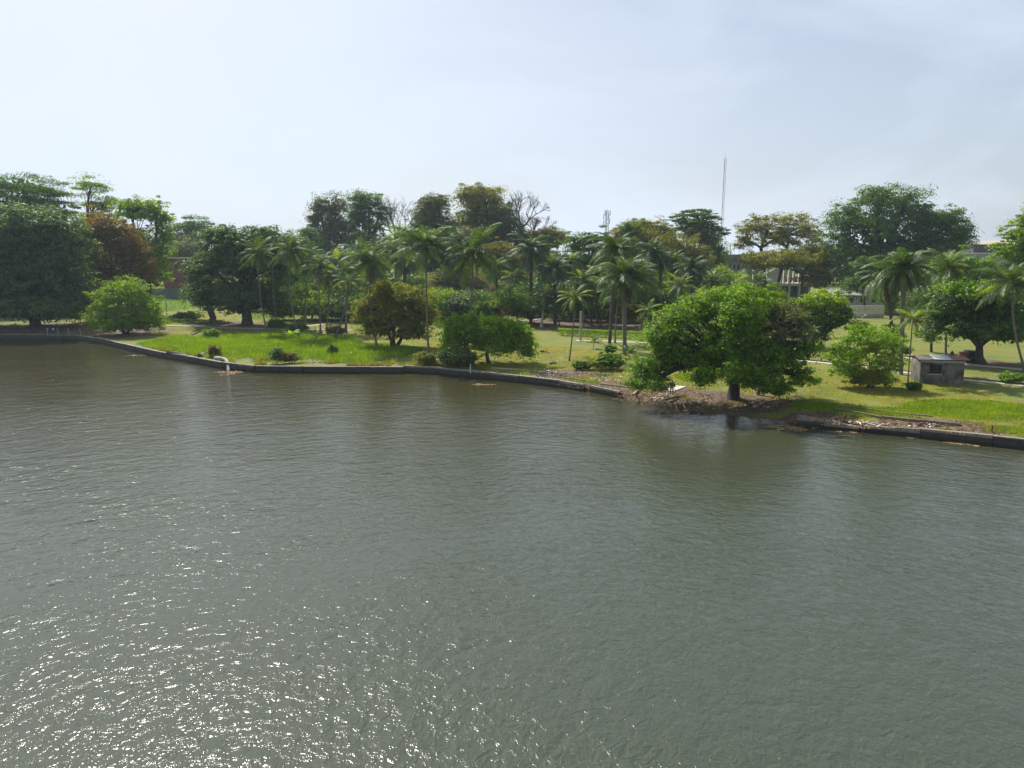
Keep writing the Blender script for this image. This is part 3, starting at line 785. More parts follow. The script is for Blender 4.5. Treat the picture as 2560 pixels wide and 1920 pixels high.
# ---- middle mass
midmass = [
 ((790, 800), 200, [(800, 680, 60, 40), (770, 730, 50, 40), (845, 740, 60, 45)], 'lf_deep', 'fine', 'shrubby green tree behind the left group of slim palms'),
 ((1010, 780), 215, [(1020, 600, 60, 32), (1065, 612, 50, 36), (985, 640, 55, 36)], 'lf_fresh', 'broad', 'mid green tree below the leafless grey skyline tree'),
 ((900, 790), 205, [(890, 655, 60, 34), (860, 700, 60, 60), (930, 700, 50, 60)], 'lf_deep', 'broad', 'dark green tree behind the tall slender palm left of centre'),
 ((1120, 780), 215, [(1130, 640, 60, 44), (1170, 600, 50, 30), (1090, 660, 50, 40)], 'lf_grey', 'fine', 'grey green tree behind the two tall centre coconut palms'),
 ((1245, 790), 195, [(1250, 635, 56, 34), (1215, 660, 40, 40), (1280, 670, 40, 44)], 'lf_rust', 'fine', 'orange-brown round tree right of the tall centre palm'),
 ((1165, 795), 180, [(1110, 705, 46, 32), (1160, 700, 60, 38), (1215, 730, 50, 44), (1130, 750, 70, 34)], 'lf_purple', 'broad', 'green tree dotted with mauve flowers behind the tall centre palm'),
 ((1260, 800), 190, [(1260, 720, 50, 50), (1300, 740, 40, 50), (1230, 770, 50, 26)], 'lf_deep', 'fine', 'dark leafy tree right of the mauve flowering tree'),
 ((1345, 790), 225, [(1340, 600, 44, 26), (1380, 600, 50, 30), (1330, 640, 50, 40)], 'lf_olive', 'fine', 'olive tree low on the skyline left of the layered dark tree'),
 ((1465, 800), 175, [(1450, 605, 46, 28), (1490, 600, 38, 24), (1455, 650, 60, 44), (1410, 660, 40, 40), (1500, 650, 44, 44), (1450, 700, 70, 40)], 'lf_deep', 'layer', 'dark layered tree standing below the telecom tower'),
 ((1560, 800), 205, [(1570, 590, 48, 34), (1540, 630, 44, 40), (1610, 620, 50, 44)], 'lf_olive', 'fine', 'orange-green tree right of the telecom tower'),
 ((1625, 800), 212, [(1610, 575, 56, 28), (1650, 590, 50, 34), (1600, 610, 50, 34)], 'lf_brown', 'fine', 'brownish domed tree topping the ridge left of the parasol tree'),
 ((1690, 800), 200, [(1690, 640, 70, 50), (1640, 660, 60, 50), (1740, 650, 46, 40)], 'lf_olive', 'fine', 'wide olive green tree below the parasol tree'),
 ((1735, 790), 235, [(1740, 580, 44, 40), (1770, 600, 34, 44)], 'lf_grey', 'fine', 'grey brown tree directly beneath the parasol tree crown'),
 ((1790, 780), 240, [(1795, 622, 26, 26), (1790, 655, 34, 34)], 'lf_far', 'broad', 'small dark conical tree at the foot of the tall thin mast'),
 ((1600, 815), 180, [(1590, 720, 60, 50), (1650, 730, 60, 50), (1540, 740, 60, 46)], 'lf_deep', 'broad', 'dark undergrowth tree behind the big bushy palm'),
 ((1390, 815), 172, [(1380, 745, 60, 40), (1330, 740, 50, 36), (1440, 750, 60, 36)], 'lf_mango', 'broad', 'dark shady tree behind the pale concrete column'),
 ((1700, 830), 165, [(1690, 730, 40, 46), (1720, 760, 50, 50), (1670, 770, 40, 40)], 'lf_yel', 'broad', 'yellow-leaved tree just behind the top left of the big shore tree'),
 ((1830, 800), 175, [(1815, 690, 40, 24), (1850, 710, 40, 26), (1800, 720, 50, 40)], 'lf_yel', 'broad', 'yellow-green tree above the crown of the big shore tree'),
 ((1920, 800), 165, [(1925, 735, 34, 22), (1935, 750, 40, 30), (1895, 755, 40, 26)], 'lf_fresh', 'fine', 'feathery green tree in front of the white columns'),
 ((1500, 815), 168, [(1500, 760, 50, 34), (1470, 780, 40, 26)], 'lf_mango', 'broad', 'low dark tree left of the big bushy palm'),
 ((1015, 800), 190, [(1000, 740, 50, 44), (1050, 720, 44, 40), (960, 760, 44, 34)], 'lf_deep', 'broad', 'bright-edged green shrub tree behind the brown-green multi-stem tree'),
 ((700, 800), 185, [(700, 720, 50, 60), (745, 700, 44, 50), (660, 740, 50, 40)], 'lf_deep', 'fine', 'green tree right behind the three slim coconut palms'),
]
UNDER = ['undergrowth tree showing between the leftmost slim palms', 'undergrowth tree behind the straight dark-stemmed palm', 'undergrowth tree behind the pale thin-stemmed palm',
  'undergrowth tree behind the thick dark palm trunk', 'undergrowth tree just left of the tall palm at the short grey path', 'undergrowth tree behind the top of the brown-green multi-stem tree',
  'undergrowth tree left of the very tall straight dark palm', 'undergrowth tree between the two very tall centre palms', 'undergrowth tree under the mauve flowering tree',
  'undergrowth tree right of the very tall palm in the low wide tree', 'undergrowth tree below the orange-brown round tree', 'undergrowth tree left of the large dark bushy palm',
  'undergrowth tree behind the white-stemmed short palm', 'undergrowth tree behind the small leaning lawn palm', 'undergrowth tree behind the pale concrete pole',
  'undergrowth tree left behind the biggest bushy palm', 'undergrowth tree right behind the biggest bushy palm', 'undergrowth tree between the skirted dark palms and the small coconut palm',
  'undergrowth tree behind the top left of the big shore tree']
fl_ = random.Random(5)
for i in range(19):
    cx = 705 + i * 60 + fl_.uniform(-14, 14); Yf = fl_.uniform(172, 214); hh = fl_.uniform(.8, 1.25)
    lf_ = fl_.choice(['lf_deep', 'lf_deep', 'lf_mango', 'lf_fresh', 'lf_olive', 'lf_far'])
    T('leafy_tree', (cx, 790), Yf, [(cx, 735 - 12 * hh, 46, 40 * hh), (cx - 26, 752, 36, 34), (cx + 28, 755, 36, 34), (cx + 8, 775, 46, 22)], lf_,
      UNDER[i], 'undergrowth trees behind the palms', style=fl_.choice(['broad', 'fine']), fork=.2)
for bp_, Yd, bl, lf, st, lab in midmass:
    T('leafy_tree', bp_, Yd, bl, lf, lab, 'trees massed behind the palms', style=st)
T('parasol_tree', (1745, 790), 215, [(1740, 535, 42, 14), (1700, 547, 26, 12), (1775, 545, 26, 12), (1730, 560, 40, 9), (1780, 572, 28, 9), (1805, 582, 18, 8), (1700, 575, 20, 8)], 'lf_far',
  'flat tiered parasol tree rising above the olive trees beside the thin mast', style='layer', dens=.9, fill=False, fork=.8, clump=1.5, flat=.2)
T('tall_shrub', (1585, 700), 198, [(1568, 572, 17, 17), (1580, 610, 15, 20), (1575, 650, 15, 22)], 'lf_far', 'dark vine-covered bare trunk poking out of the orange-green trees', cat='tree')
# ---- right side
T('open_crowned_tree', (1925, 760), 215, [(1880, 575, 40, 30), (1930, 560, 46, 26), (1985, 575, 60, 40), (1860, 610, 30, 18), (1940, 600, 60, 26), (2020, 600, 46, 44)], 'lf_brown',
  'thin open-crowned brownish tree whose limbs show against the sky above the white columns', dens=.8, fill=False, fork=.62, trunks=2, style='fine')
T('brown_tree', (2010, 760), 205, [(1960, 650, 90, 26), (2050, 650, 50, 44), (1900, 655, 50, 22), (2040, 700, 40, 30)], 'lf_brown', 'low brown-green trees hanging over the row of white columns', style='fine', fork=.5)
T('giant_tree', (2200, 780), 200, [(2200, 495, 70, 36), (2130, 540, 60, 50), (2260, 520, 60, 44), (2180, 570, 100, 60), (2260, 600, 66, 60), (2110, 610, 60, 60), (2180, 660, 90, 50), (2120, 700, 70, 40), (2220, 705, 70, 40), (2280, 690, 60, 44)], 'lf_far',
  'giant dark dome-crowned tree dominating the right skyline', leaf_s=.5, trunk_r=1.5, fork=.4, dens=.72, clump=3.1)
T('dark_tree', (2350, 780), 198, [(2310, 560, 50, 50), (2360, 560, 50, 40), (2395, 590, 40, 36), (2330, 610, 60, 40), (2400, 615, 32, 20)], 'lf_far',
  'rounded dark tree adjoining the right flank of the giant dome-crowned tree', leaf_s=.5)
T('small_tree', (2165, 760), 185, [(2155, 660, 30, 26), (2160, 700, 34, 30), (2130, 720, 26, 24)], 'lf_far', 'small blue-green tree in front of the giant tree above the green-trimmed roof')
T('layered_tree', (2430, 800), 165, [(2400, 655, 60, 22), (2360, 670, 50, 20), (2450, 665, 50, 26), (2420, 700, 60, 24), (2470, 690, 40, 26)], 'lf_bright', 'green layered tree just under the long grey parapet', style='layer')
T('tall_tree', (2620, 850), 150, [(2600, 560, 70, 60), (2560, 590, 60, 30), (2540, 630, 60, 30), (2570, 680, 60, 40), (2640, 650, 80, 80), (2640, 760, 80, 60)], 'lf_fresh',
  'tall tree with ragged tiers cut off by the right edge', style='layer', clump=1.4, leaf_s=.4)
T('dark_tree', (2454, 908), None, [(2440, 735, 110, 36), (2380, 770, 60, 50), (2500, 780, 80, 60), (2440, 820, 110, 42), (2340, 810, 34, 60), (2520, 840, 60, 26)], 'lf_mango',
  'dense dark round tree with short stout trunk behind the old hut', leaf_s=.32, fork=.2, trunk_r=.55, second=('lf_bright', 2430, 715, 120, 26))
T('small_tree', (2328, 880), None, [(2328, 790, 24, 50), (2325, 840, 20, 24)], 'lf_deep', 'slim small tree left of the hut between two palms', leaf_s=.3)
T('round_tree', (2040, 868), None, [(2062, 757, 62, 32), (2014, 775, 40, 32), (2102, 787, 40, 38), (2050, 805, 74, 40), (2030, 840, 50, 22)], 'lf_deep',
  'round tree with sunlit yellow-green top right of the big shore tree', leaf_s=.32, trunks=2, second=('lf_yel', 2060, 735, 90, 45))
big = T('shore_tree', (1832, 1004), None,
  [(1850, 742, 90, 30), (1745, 775, 70, 40), (1840, 800, 95, 56), (1660, 845, 62, 46), (1930, 780, 70, 40, 2), (1710, 890, 80, 55), (1620, 925, 52, 38, -1),
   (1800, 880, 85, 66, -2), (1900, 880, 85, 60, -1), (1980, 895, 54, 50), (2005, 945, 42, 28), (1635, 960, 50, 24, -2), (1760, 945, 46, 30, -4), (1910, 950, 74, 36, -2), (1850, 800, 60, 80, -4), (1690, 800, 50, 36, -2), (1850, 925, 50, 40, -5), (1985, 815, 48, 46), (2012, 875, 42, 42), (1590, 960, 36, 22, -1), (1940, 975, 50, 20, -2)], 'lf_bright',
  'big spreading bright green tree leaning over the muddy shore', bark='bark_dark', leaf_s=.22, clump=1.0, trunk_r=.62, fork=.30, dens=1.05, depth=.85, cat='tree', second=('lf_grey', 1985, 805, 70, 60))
gb = gp(1832, 1004)
def limb_tree(): pass
bare_tree('dead_branches', (0, 0), 0, (1950, 735), 'tangle of bare grey dead branches on the right flank of the big shore tree', base=(gb[0] + 3.0, gb[1] + 1.6), seed=22, spread=1.9, depth=5, limbs=9, start=.40, rad=.18, cat='bare tree', thin=.018)
T('shrub', (2172, 968), None, [(2150, 848, 58, 38), (2105, 890, 52, 38), (2205, 858, 50, 38), (2170, 900, 72, 42), (2110, 928, 44, 22), (2225, 905, 36, 30), (2170, 940, 54, 18)], 'lf_lime',
  'feathery many-stemmed shrub tree with yellowing sprays left of the hut', style='fine', leaf_s=.2, trunks=5, trunk_r=.07, dens=1.05, fill=False, second=('lf_yel', 2190, 905, 60, 50), cat='shrub')
T('thicket', (2178, 970), None, [(2180, 945, 46, 26), (2150, 952, 34, 20), (2215, 958, 30, 16)], 'lf_brown', 'dark twiggy thicket around the foot of the feathery shrub', style='fine', leaf_s=.16, trunks=4, trunk_r=.05, cat='shrub')
T('multi_stem_tree', (985, 868), None, [(960, 738, 58, 38), (1030, 745, 54, 38), (918, 780, 44, 38), (990, 790, 78, 44), (1064, 792, 38, 38), (940, 822, 52, 28), (1030, 832, 54, 26)], 'lf_brown',
  'brown-tinged green tree with several thick stems beside the short grey path', style='fine', leaf_s=.28, trunks=3, trunk_r=.3, fork=.3)
T('round_tree', (1222, 908), None, [(1140, 820, 44, 36), (1130, 855, 36, 34), (1200, 830, 56, 30), (1270, 825, 50, 30), (1310, 850, 38, 34), (1240, 860, 66, 30), (1170, 795, 34, 20), (1180, 835, 60, 40), (1225, 815, 60, 30), (1320, 880, 22, 18), (1120, 880, 26, 20)], 'lf_lime',
  'low wide green tree with short trunk and dark shade, near the white post', style='droop', leaf_s=.27, trunk_r=.28, fork=.35, upface=.3)
T('small_tree', (1255, 915), None, [(0, 0, 0, 0)], 'lf_fresh', 'x') if False else None

# ------------------------------------------------------------------ palms
_frond = {}
def frond_mesh(elev, var, mat, kind):
    key = (elev, var, mat, kind)
    if key in _frond: return _frond[key]
    rs = np.random.default_rng(var * 31 + int(elev) + 200 + (7 if kind == 'oil' else 0))
    droop = {'coco': 62, 'oil': 74, 'young': 55}[kind] * rs.uniform(.85, 1.15)
    if elev < -20: droop *= .5
    n = 30
    t = np.linspace(0, 1, n + 1)
    el = np.radians(np.maximum(elev - droop * t ** 1.35, -88))
    dx, dz = np.cos(el) / n, np.sin(el) / n
    px_ = np.concatenate([[0], np.cumsum(dx)])[:n + 1]; pz_ = np.concatenate([[0], np.cumsum(dz)])[:n + 1]
    V, F = [], []
    def add(q):
        b0 = len(V); V.extend(q); F.append([b0, b0 + 1, b0 + 2, b0 + 3])
    for i in range(n):                                 # rachis, a thin ridge
        w = .011 * (1 - .75 * t[i]); w2 = .011 * (1 - .75 * t[i + 1])
        a, c = (px_[i], pz_[i]), (px_[i + 1], pz_[i + 1])
        add([(a[0], -w, a[1]), (c[0], -w2, c[1]), (c[0], 0, c[1] + w2), (a[0], 0, a[1] + w)])
        add([(a[0], 0, a[1] + w), (c[0], 0, c[1] + w2), (c[0], w2, c[1]), (a[0], w, a[1])])
    for i in range(3, n + 1):
        tt = t[i]
        ll = {'coco': .20, 'oil': .175, 'young': .23}[kind] * math.sin(math.pi * min(1, tt * .92 + .08)) ** .55 * rs.uniform(.85, 1.12)
        if ll < .02: ll = .04
        tang = np.array((math.cos(el[i]), 0, math.sin(el[i])))
        for sd in (-1, 1):
            for k in range(2):
                off = tang * (k * .5 / n)
                dr = rs.uniform(.15, .75) * (.6 if elev > 30 else 1.0)
                d = tang * rs.uniform(.35, .7) + np.array((0, sd, 0)) + np.array((0, 0, -dr)) + rs.normal(size=3) * .08
                d /= np.linalg.norm(d)
                d2 = d + np.array((0, 0, -.38)); d2 /= np.linalg.norm(d2)
                p = np.array((px_[i], 0, pz_[i])) + off
                w = .0088
                m_ = p + d * ll * .5; e = m_ + d2 * ll * .5
                wv = tang * w
                add([p - wv * .5, m_ - wv, m_ + wv, p + wv * .5])
                add([m_ - wv, e - wv * .15, e + wv * .15, m_ + wv])
    me = npmesh('frond', np.array(V), np.array(F), M[mat])
    _frond[key] = me
    return me
def palm(name, crown, basep, L, label, kind='coco', nf=22, Y=None, mat='frond', bark='bark_pale', r=.17, bend=0.0, group='coconut palms in the park', cat='palm tree', dead=2, seed=None, yel=0, coconuts=True):
    rp = random.Random(seed if seed is not None else int(crown[0] * 7 + crown[1]))
    if Y is None: g = gp(*basep)
    else:
        p = at(basep[0], basep[1], Y); g = np.array((p[0], Y, float(ground(p[0], Y))))
    c = at(crown[0], crown[1], g[1])
    o = empty(name, tuple(g), label, cat, group)
    top = c - g
    esp = rp.uniform(98, 128)
    mb = MB()
    n = 9
    pts, rad = [], []
    sgn = bend
    for i in range(n + 1):
        t = i / n
        pts.append((top[0] * (t ** (1 + abs(sgn) * .0)) + sgn * math.sin(math.pi * t) * .06 * top[2], math.sin(t * 2.2) * .12, -.3 + (top[2] + .3) * t))
        rad.append(r * (1.35 - .5 * min(1, t * 6)) * (1 - .25 * t) if i else r * 1.7)
    if kind == 'oil':
        rad = [r * (1.0 + .15 * math.sin(i * 2.1)) for i in range(n + 1)]
    mb.tube(pts, rad, 9)
    if kind == 'oil':
        for i in range(46):
            t = rp.uniform(.25, 1); a = rp.uniform(0, 6.28); q = Vector(pts[min(n, int(t * n))]) + Vector((0, 0, rp.uniform(-.3, .3)))
            d = Vector((math.cos(a), math.sin(a), .9)).normalized()
            mb.tube([q + d * r * .6, q + d * (r + .22)], [.05, .025], 3)
    mb.build('trunk', M[bark], o, smooth=True)
    nf = int(nf * 1.3)
    for i in range(nf):
        u = (i + .5) / nf
        elev = (86 if nf % 4 else 78) - esp * u ** .9 if kind != 'young' else 84 - 75 * u
        eq = int(round((elev + rp.uniform(-8, 8)) / 16) * 16)
        mt = mat
        if yel and rp.random() < yel: mt = 'frond_yel'
        f = bpy.data.objects.new('frond', frond_mesh(eq, rp.randrange(4), mt, kind))
        f.location = (top[0], 0, top[2])
        f.rotation_euler = (rp.uniform(-.25, .25), rp.uniform(-.08, .08), i * 2.39996 + rp.uniform(-.25, .25))
        s_ = L * 1.12 * rp.uniform(.8, 1.1) * (.75 if elev > 65 else 1)
        f.scale = (s_, s_, s_)
        link(f, o)
    for i in range(dead):
        f = bpy.data.objects.new('dead_frond', frond_mesh(-64 if i % 2 else -48, i % 2, 'frond_dead', kind))
        f.location = (top[0], 0, top[2] - .15); f.rotation_euler = (rp.uniform(-.3, .3), 0, rp.uniform(0, 6.28))
        s_ = L * rp.uniform(.55, .85); f.scale = (s_, s_, s_); link(f, o)
    if coconuts and kind == 'coco':
        mbn = MB()
        for i in range(9):
            a = rp.uniform(0, 6.28); q = Vector((top[0] + math.cos(a) * .28, math.sin(a) * .28, top[2] - rp.uniform(.15, .5)))
            mbn.tube([q + Vector((0, 0, .13)), q + Vector((0, 0, .06)), q - Vector((0, 0, .06)), q - Vector((0, 0, .13))], [.03, .11, .11, .03], 6)
        k_ = mbn.build('coconuts', M['coconut'], o); k_['kind'] = 'stuff'
    return o
M['coconut'] = surf('coconut_husk', [(.3, (.10, .085, .02)), (.7, (.20, .14, .04))], 6, bump=0)
M['bark_oil'] = surf('palm_bark_shaggy', [(.3, (.045, .035, .028)), (.7, (.11, .09, .07))], 5, bump=.6)
P = palm
P('coconut_palm', (645, 632), (668, 832), 4.3, 'slim coconut palm in front of the large dark tree, leftmost of all palms', bend=-.6)
P('coconut_palm', (681, 628), (694, 818), 4.0, 'slim coconut palm second from the left, dark crown against the large dark tree', bend=-.4, mat='frond_dark')
P('coconut_palm', (728, 622), (748, 842), 4.8, 'tall curved coconut palm with its foot by the yellow-and-green banana plant', bend=-1.0)
P('coconut_palm', (764, 648), (762, 822), 4.6, 'straight dark-stemmed palm right of the tall curved one', bend=.1, mat='frond_dark', r=.2)
P('coconut_palm', (797, 662), (802, 836), 3.8, 'pale thin-stemmed palm behind the fallen leafless branch', bend=-.2, nf=18)
P('coconut_palm', (822, 690), (815, 828), 3.8, 'short-crowned palm with orange drooping fronds left of the forked pair', bend=.3, yel=.3)
P('coconut_palm', (868, 680), (864, 832), 4.4, 'thick dark palm trunk standing on the long path', bend=.0, r=.26, yel=.2)
P('coconut_palm', (872, 705), (834, 850), 3.0, 'palm leaning strongly to the right beside the thick dark trunk', bend=.7, nf=14, yel=.2)
P('coconut_palm', (922, 645), (944, 872), 4.9, 'tall coconut palm rooted at the end of the short grey path', bend=-.5)
P('coconut_palm', (1065, 612), (1072, 888), 5.6, 'very tall straight dark coconut palm rising behind the brown-green multi-stem tree', bend=-.15)
P('coconut_palm', (1182, 628), (1163, 892), 5.8, 'very tall coconut palm growing up through the low wide green tree', bend=.35)
P('oil_palm', (948, 612), (935, 800), 4.5, 'dark bushy palm behind the tall palm at the short grey path', kind='oil', nf=28, mat='frond_dark', r=.35, bark='bark_oil', Y=190)
P('oil_palm', (1012, 655), (1010, 800), 4.4, 'squat bushy palm with drooping skirt above the brown-green tree', kind='oil', nf=30, Y=175, r=.4, bark='bark_oil', dead=6)
P('coconut_palm', (1112, 598), (1112, 800), 4.6, 'dark distant palm between the two very tall centre palms', Y=185, mat='frond_dark', nf=24)
P('coconut_palm', (1135, 640), (1140, 800), 4.0, 'dark palm crown just left of the mauve flowering tree', Y=180, mat='frond_dark')
P('oil_palm', (1328, 622), (1327, 806), 5.6, 'large dark bushy palm left of the white-stemmed palm', kind='oil', nf=34, mat='frond_dark', r=.36, bark='bark_oil', dead=8)
P('oil_palm', (1386, 672), (1388, 812), 5.2, 'bushy blue-green palm with thick dark trunk over the shaded path', kind='oil', nf=34, mat='frond_dark', r=.34, bark='bark_oil', dead=8)
P('coconut_palm', (1363, 735), (1353, 818), 3.0, 'short bright palm with whitish column-like stem', nf=16, bark='bark_white', r=.3, yel=.25)
P('coconut_palm', (1438, 745), (1422, 902), 2.7, 'small leaning coconut palm standing alone on the middle lawn', bend=.25, nf=18, yel=.35, r=.12)
P('coconut_palm', (1455, 700), (1460, 822), 3.4, 'yellowish palm above the small leaning palm', nf=20, yel=.5)
P('oil_palm', (1562, 690), (1562, 888), 5.3, 'biggest bushy palm with long silver-edged fronds in the middle of the lawn', kind='oil', nf=40, r=.32, bark='bark_pale', dead=12)
P('oil_palm', (1540, 625), (1523, 870), 4.8, 'tall bushy palm whose crown shows just above the biggest one', kind='oil', nf=30, r=.26, bark='bark_oil', dead=8)
P('coconut_palm', (1545, 735), (1537, 858), 3.6, 'dark thin-trunked palm close behind the biggest bushy palm', nf=18, mat='frond_dark')
P('oil_palm', (1632, 628), (1625, 810), 4.6, 'dark palm with brown hanging skirt, left one of two below the brownish dome', kind='oil', nf=32, mat='frond_dark', Y=158, r=.38, bark='bark_oil', dead=12)
P('oil_palm', (1652, 650), (1650, 810), 4.0, 'dark palm with brown hanging skirt, right one of two below the brownish dome', kind='oil', nf=28, mat='frond_dark', Y=162, r=.38, bark='bark_oil', dead=10)
P('oil_palm', (1730, 672), (1735, 815), 4.6, 'broad dark palm behind the top left of the big shore tree', kind='oil', nf=36, mat='frond_dark', Y=150, r=.5, bark='bark_oil', dead=10)
P('coconut_palm', (1622, 775), (1620, 855), 2.7, 'small coconut palm with fresh arching fronds left of the big shore tree', nf=16, yel=.2, r=.16, bark='bark_oil')
P('coconut_palm', (1702, 712), (1705, 815), 3.3, 'bright young palm among yellow leaves above the big shore tree', nf=18, Y=140, yel=.4)
P('coconut_palm', (1832, 722), (1840, 815), 3.6, 'palm with pale arching fronds under the yellow-green tree', nf=18, Y=145, yel=.2)
P('coconut_palm', (1895, 705), (1895, 820), 3.8, 'spiky upright palm poking above the big shore tree before the white columns', nf=18, Y=140)
P('oil_palm', (2262, 670), (2252, 936), 4.2, 'broad double-stemmed looking palm, right crown of the pair beside the hut path', kind='oil', nf=36, r=.26, bark='bark_pale', dead=10)
P('oil_palm', (2218, 690), (2236, 922), 4.0, 'broad palm with brown drooping tips, left crown of the pair beside the hut path', kind='oil', nf=32, r=.22, bark='bark_oil', dead=9, bend=.2)
P('coconut_palm', (2283, 795), (2269, 957), 2.3, 'small thin palm with yellowing fronds immediately left of the hut', nf=16, yel=.4, r=.1, bend=.1)
P('coconut_palm', (2372, 672), (2364, 896), 3.8, 'tall upright pale-green coconut palm behind the hut', nf=26, yel=.25, r=.17)
P('coconut_palm', (2532, 708), (2566, 930), 4.3, 'coconut palm curving up at the right edge of the frame', nf=26, yel=.15, bend=-.8)
P('coconut_palm', (2030, 825), (2024, 888), 1.5, 'tiny upright palm in the shade beside the round tree', nf=14, r=.12, dead=0, coconuts=False)
for cx, cy, Yp, Lp, kd, mt, lb in [
    (703, 652, 165, 4.0, 'coco', 'frond', 'palm in the second row between the dark slim palm and the tall curved one'),
    (845, 652, 170, 4.2, 'coco', 'frond_dark', 'dark palm in the second row left of the tall palm at the short grey path'),
    (985, 622, 180, 4.4, 'coco', 'frond', 'palm in the second row just left of the very tall straight dark palm'),
    (1238, 668, 165, 4.2, 'oil', 'frond', 'bushy palm in the second row right of the very tall leaning palm'),
    (1288, 690, 158, 3.6, 'coco', 'frond', 'palm in the second row left of the large dark bushy palm'),
    (1424, 655, 160, 4.3, 'oil', 'frond_dark', 'dark bushy palm in the second row behind the small leaning lawn palm'),
    (1490, 690, 155, 3.8, 'oil', 'frond', 'bushy palm in the second row left of the biggest bushy palm'),
    (1600, 680, 150, 4.0, 'coco', 'frond', 'palm in the second row right of the biggest bushy palm'),
    (1682, 655, 165, 4.2, 'oil', 'frond_dark', 'dark bushy palm in the second row left of the broad dark palm'),
    (1785, 700, 150, 3.8, 'coco', 'frond', 'palm in the second row right of the broad dark palm')]:
    P('oil_palm' if kd == 'oil' else 'coconut_palm', (cx, cy), (cx + 4, 805), Lp, lb, kind=kd, nf=24 if kd == 'oil' else 19, Y=Yp, mat=mt, r=.3 if kd == 'oil' else .17, bark='bark_oil' if kd == 'oil' else 'bark_pale', bend=random.uniform(-.6, .6), yel=.08, dead=4)
for i, (cx, cy, bx, by, L_, yl, lb) in enumerate([
    (1310, 838, 1311, 862, 1.5, .2, 'knee-high palm seedling on the middle lawn nearest the low wide tree'),
    (1484, 857, 1484, 872, 1.6, .3, 'palm seedling on the lawn left of the round clipped ball bush'),
    (1487, 908, 1488, 934, 1.5, 1., 'vivid yellow palm seedling beside the creeping bushes near the seawall'),
    (1573, 885, 1576, 912, 2.1, .0, 'green palm seedling at the foot of the biggest bushy palm'),
    (1590, 925, 1592, 946, 1.8, .0, 'dark palm seedling under the left edge of the big shore tree')]):
    P('young_palm', (cx, cy), (bx, by), L_, lb, kind='young', nf=11, r=.06, dead=0, yel=yl, group='palm seedlings on the lawn', cat='young palm')

# ------------------------------------------------------------------ shrubs, hedges
def shrub(px_, py_, w, h, leaf, label, name='shrub', style='fine', ls=.2, cat='bush', flatb=.8, dens=1.0):
    k = gp(px_, py_)[1] / FPX
    return T(name, (px_, py_), None, [(px_, py_ - h * .55, w / 2, h * .5), (px_ - w * .2, py_ - h * .4, w * .3, h * .4), (px_ + w * .22, py_ - h * .4, w * .28, h * .4)], leaf, label,
             style=style, leaf_s=ls, cat=cat, trunk_r=.05, trunks=2, clump=max(.25, h * k * .3), dens=dens, depth=flatb)
shrub(1065, 915, 60, 34, 'lf_brown', 'brownish bush on the wall left of the step in the seawall')
shrub(1150, 918, 110, 52, 'lf_mango', 'dark bush on the seawall under the left side of the low wide tree', ls=.22)
shrub(1525, 885, 34, 24, 'lf_deep', 'round clipped ball bush behind the creeping bushes')
shrub(1520, 925, 90, 42, 'lf_deep', 'creeping glossy bush right of the yellow palm seedling')
shrub(1455, 925, 50, 22, 'lf_deep', 'low dark bush left of the yellow palm seedling')
shrub(692, 910, 34, 44, 'lf_mango', 'pointed dark shrub on the seawall near the pipe')
shrub(725, 908, 50, 26, 'lf_rust', 'brown dry bush right of the pointed dark shrub')
shrub(535, 893, 36, 30, 'lf_rust', 'dry reddish bush on the wall above the pipe')
shrub(528, 845, 44, 22, 'lf_bright', 'bright low bush in the tall grass beside the dirt patch')
shrub(832, 886, 28, 24, 'lf_deep', 'small round dark bush standing alone in the tall grass')
shrub(2532, 958, 70, 26, 'lf_bright', 'clipped oval bush on the path right of the hut')
shrub(2285, 975, 44, 18, 'lf_deep', 'small dark tussock bush below the hut')
shrub(2260, 890, 40, 26, 'lf_yel', 'yellow-green bush behind the palm pair')
shrub(2240, 850, 50, 22, 'lf_fresh', 'clipped bush below the green-trimmed building')
shrub(690, 822, 50, 24, 'lf_deep', 'dark bush at the feet of the leftmost palms')
shrub(745, 830, 50, 22, 'lf_mango', 'low dark bush beside the tall curved palm')
shrub(840, 838, 50, 24, 'lf_grey', 'grey-green scrub below the fallen leafless branch')
shrub(890, 800, 70, 60, 'lf_deep', 'green bush behind the thick dark palm trunk')
shrub(820, 800, 90, 50, 'lf_deep', 'green bush between the slim palms')
shrub(470, 800, 70, 20, 'lf_deep', 'low hedge-like bush left of the small dark tree')
shrub(2232, 832, 44, 24, 'lf_deep', 'dark bush behind the palm pair below the block wall')
shrub(2300, 842, 40, 20, 'lf_fresh', 'small bush on the lawn left of the slim small tree')
shrub(2150, 838, 60, 34, 'lf_deep', 'bush beside the white lamp post')
shrub(2205, 870, 50, 26, 'lf_lime', 'lime-green bush behind the left palm of the pair')
shrub(2400, 905, 60, 16, 'lf_grey', 'grass-like clump beside the drums')
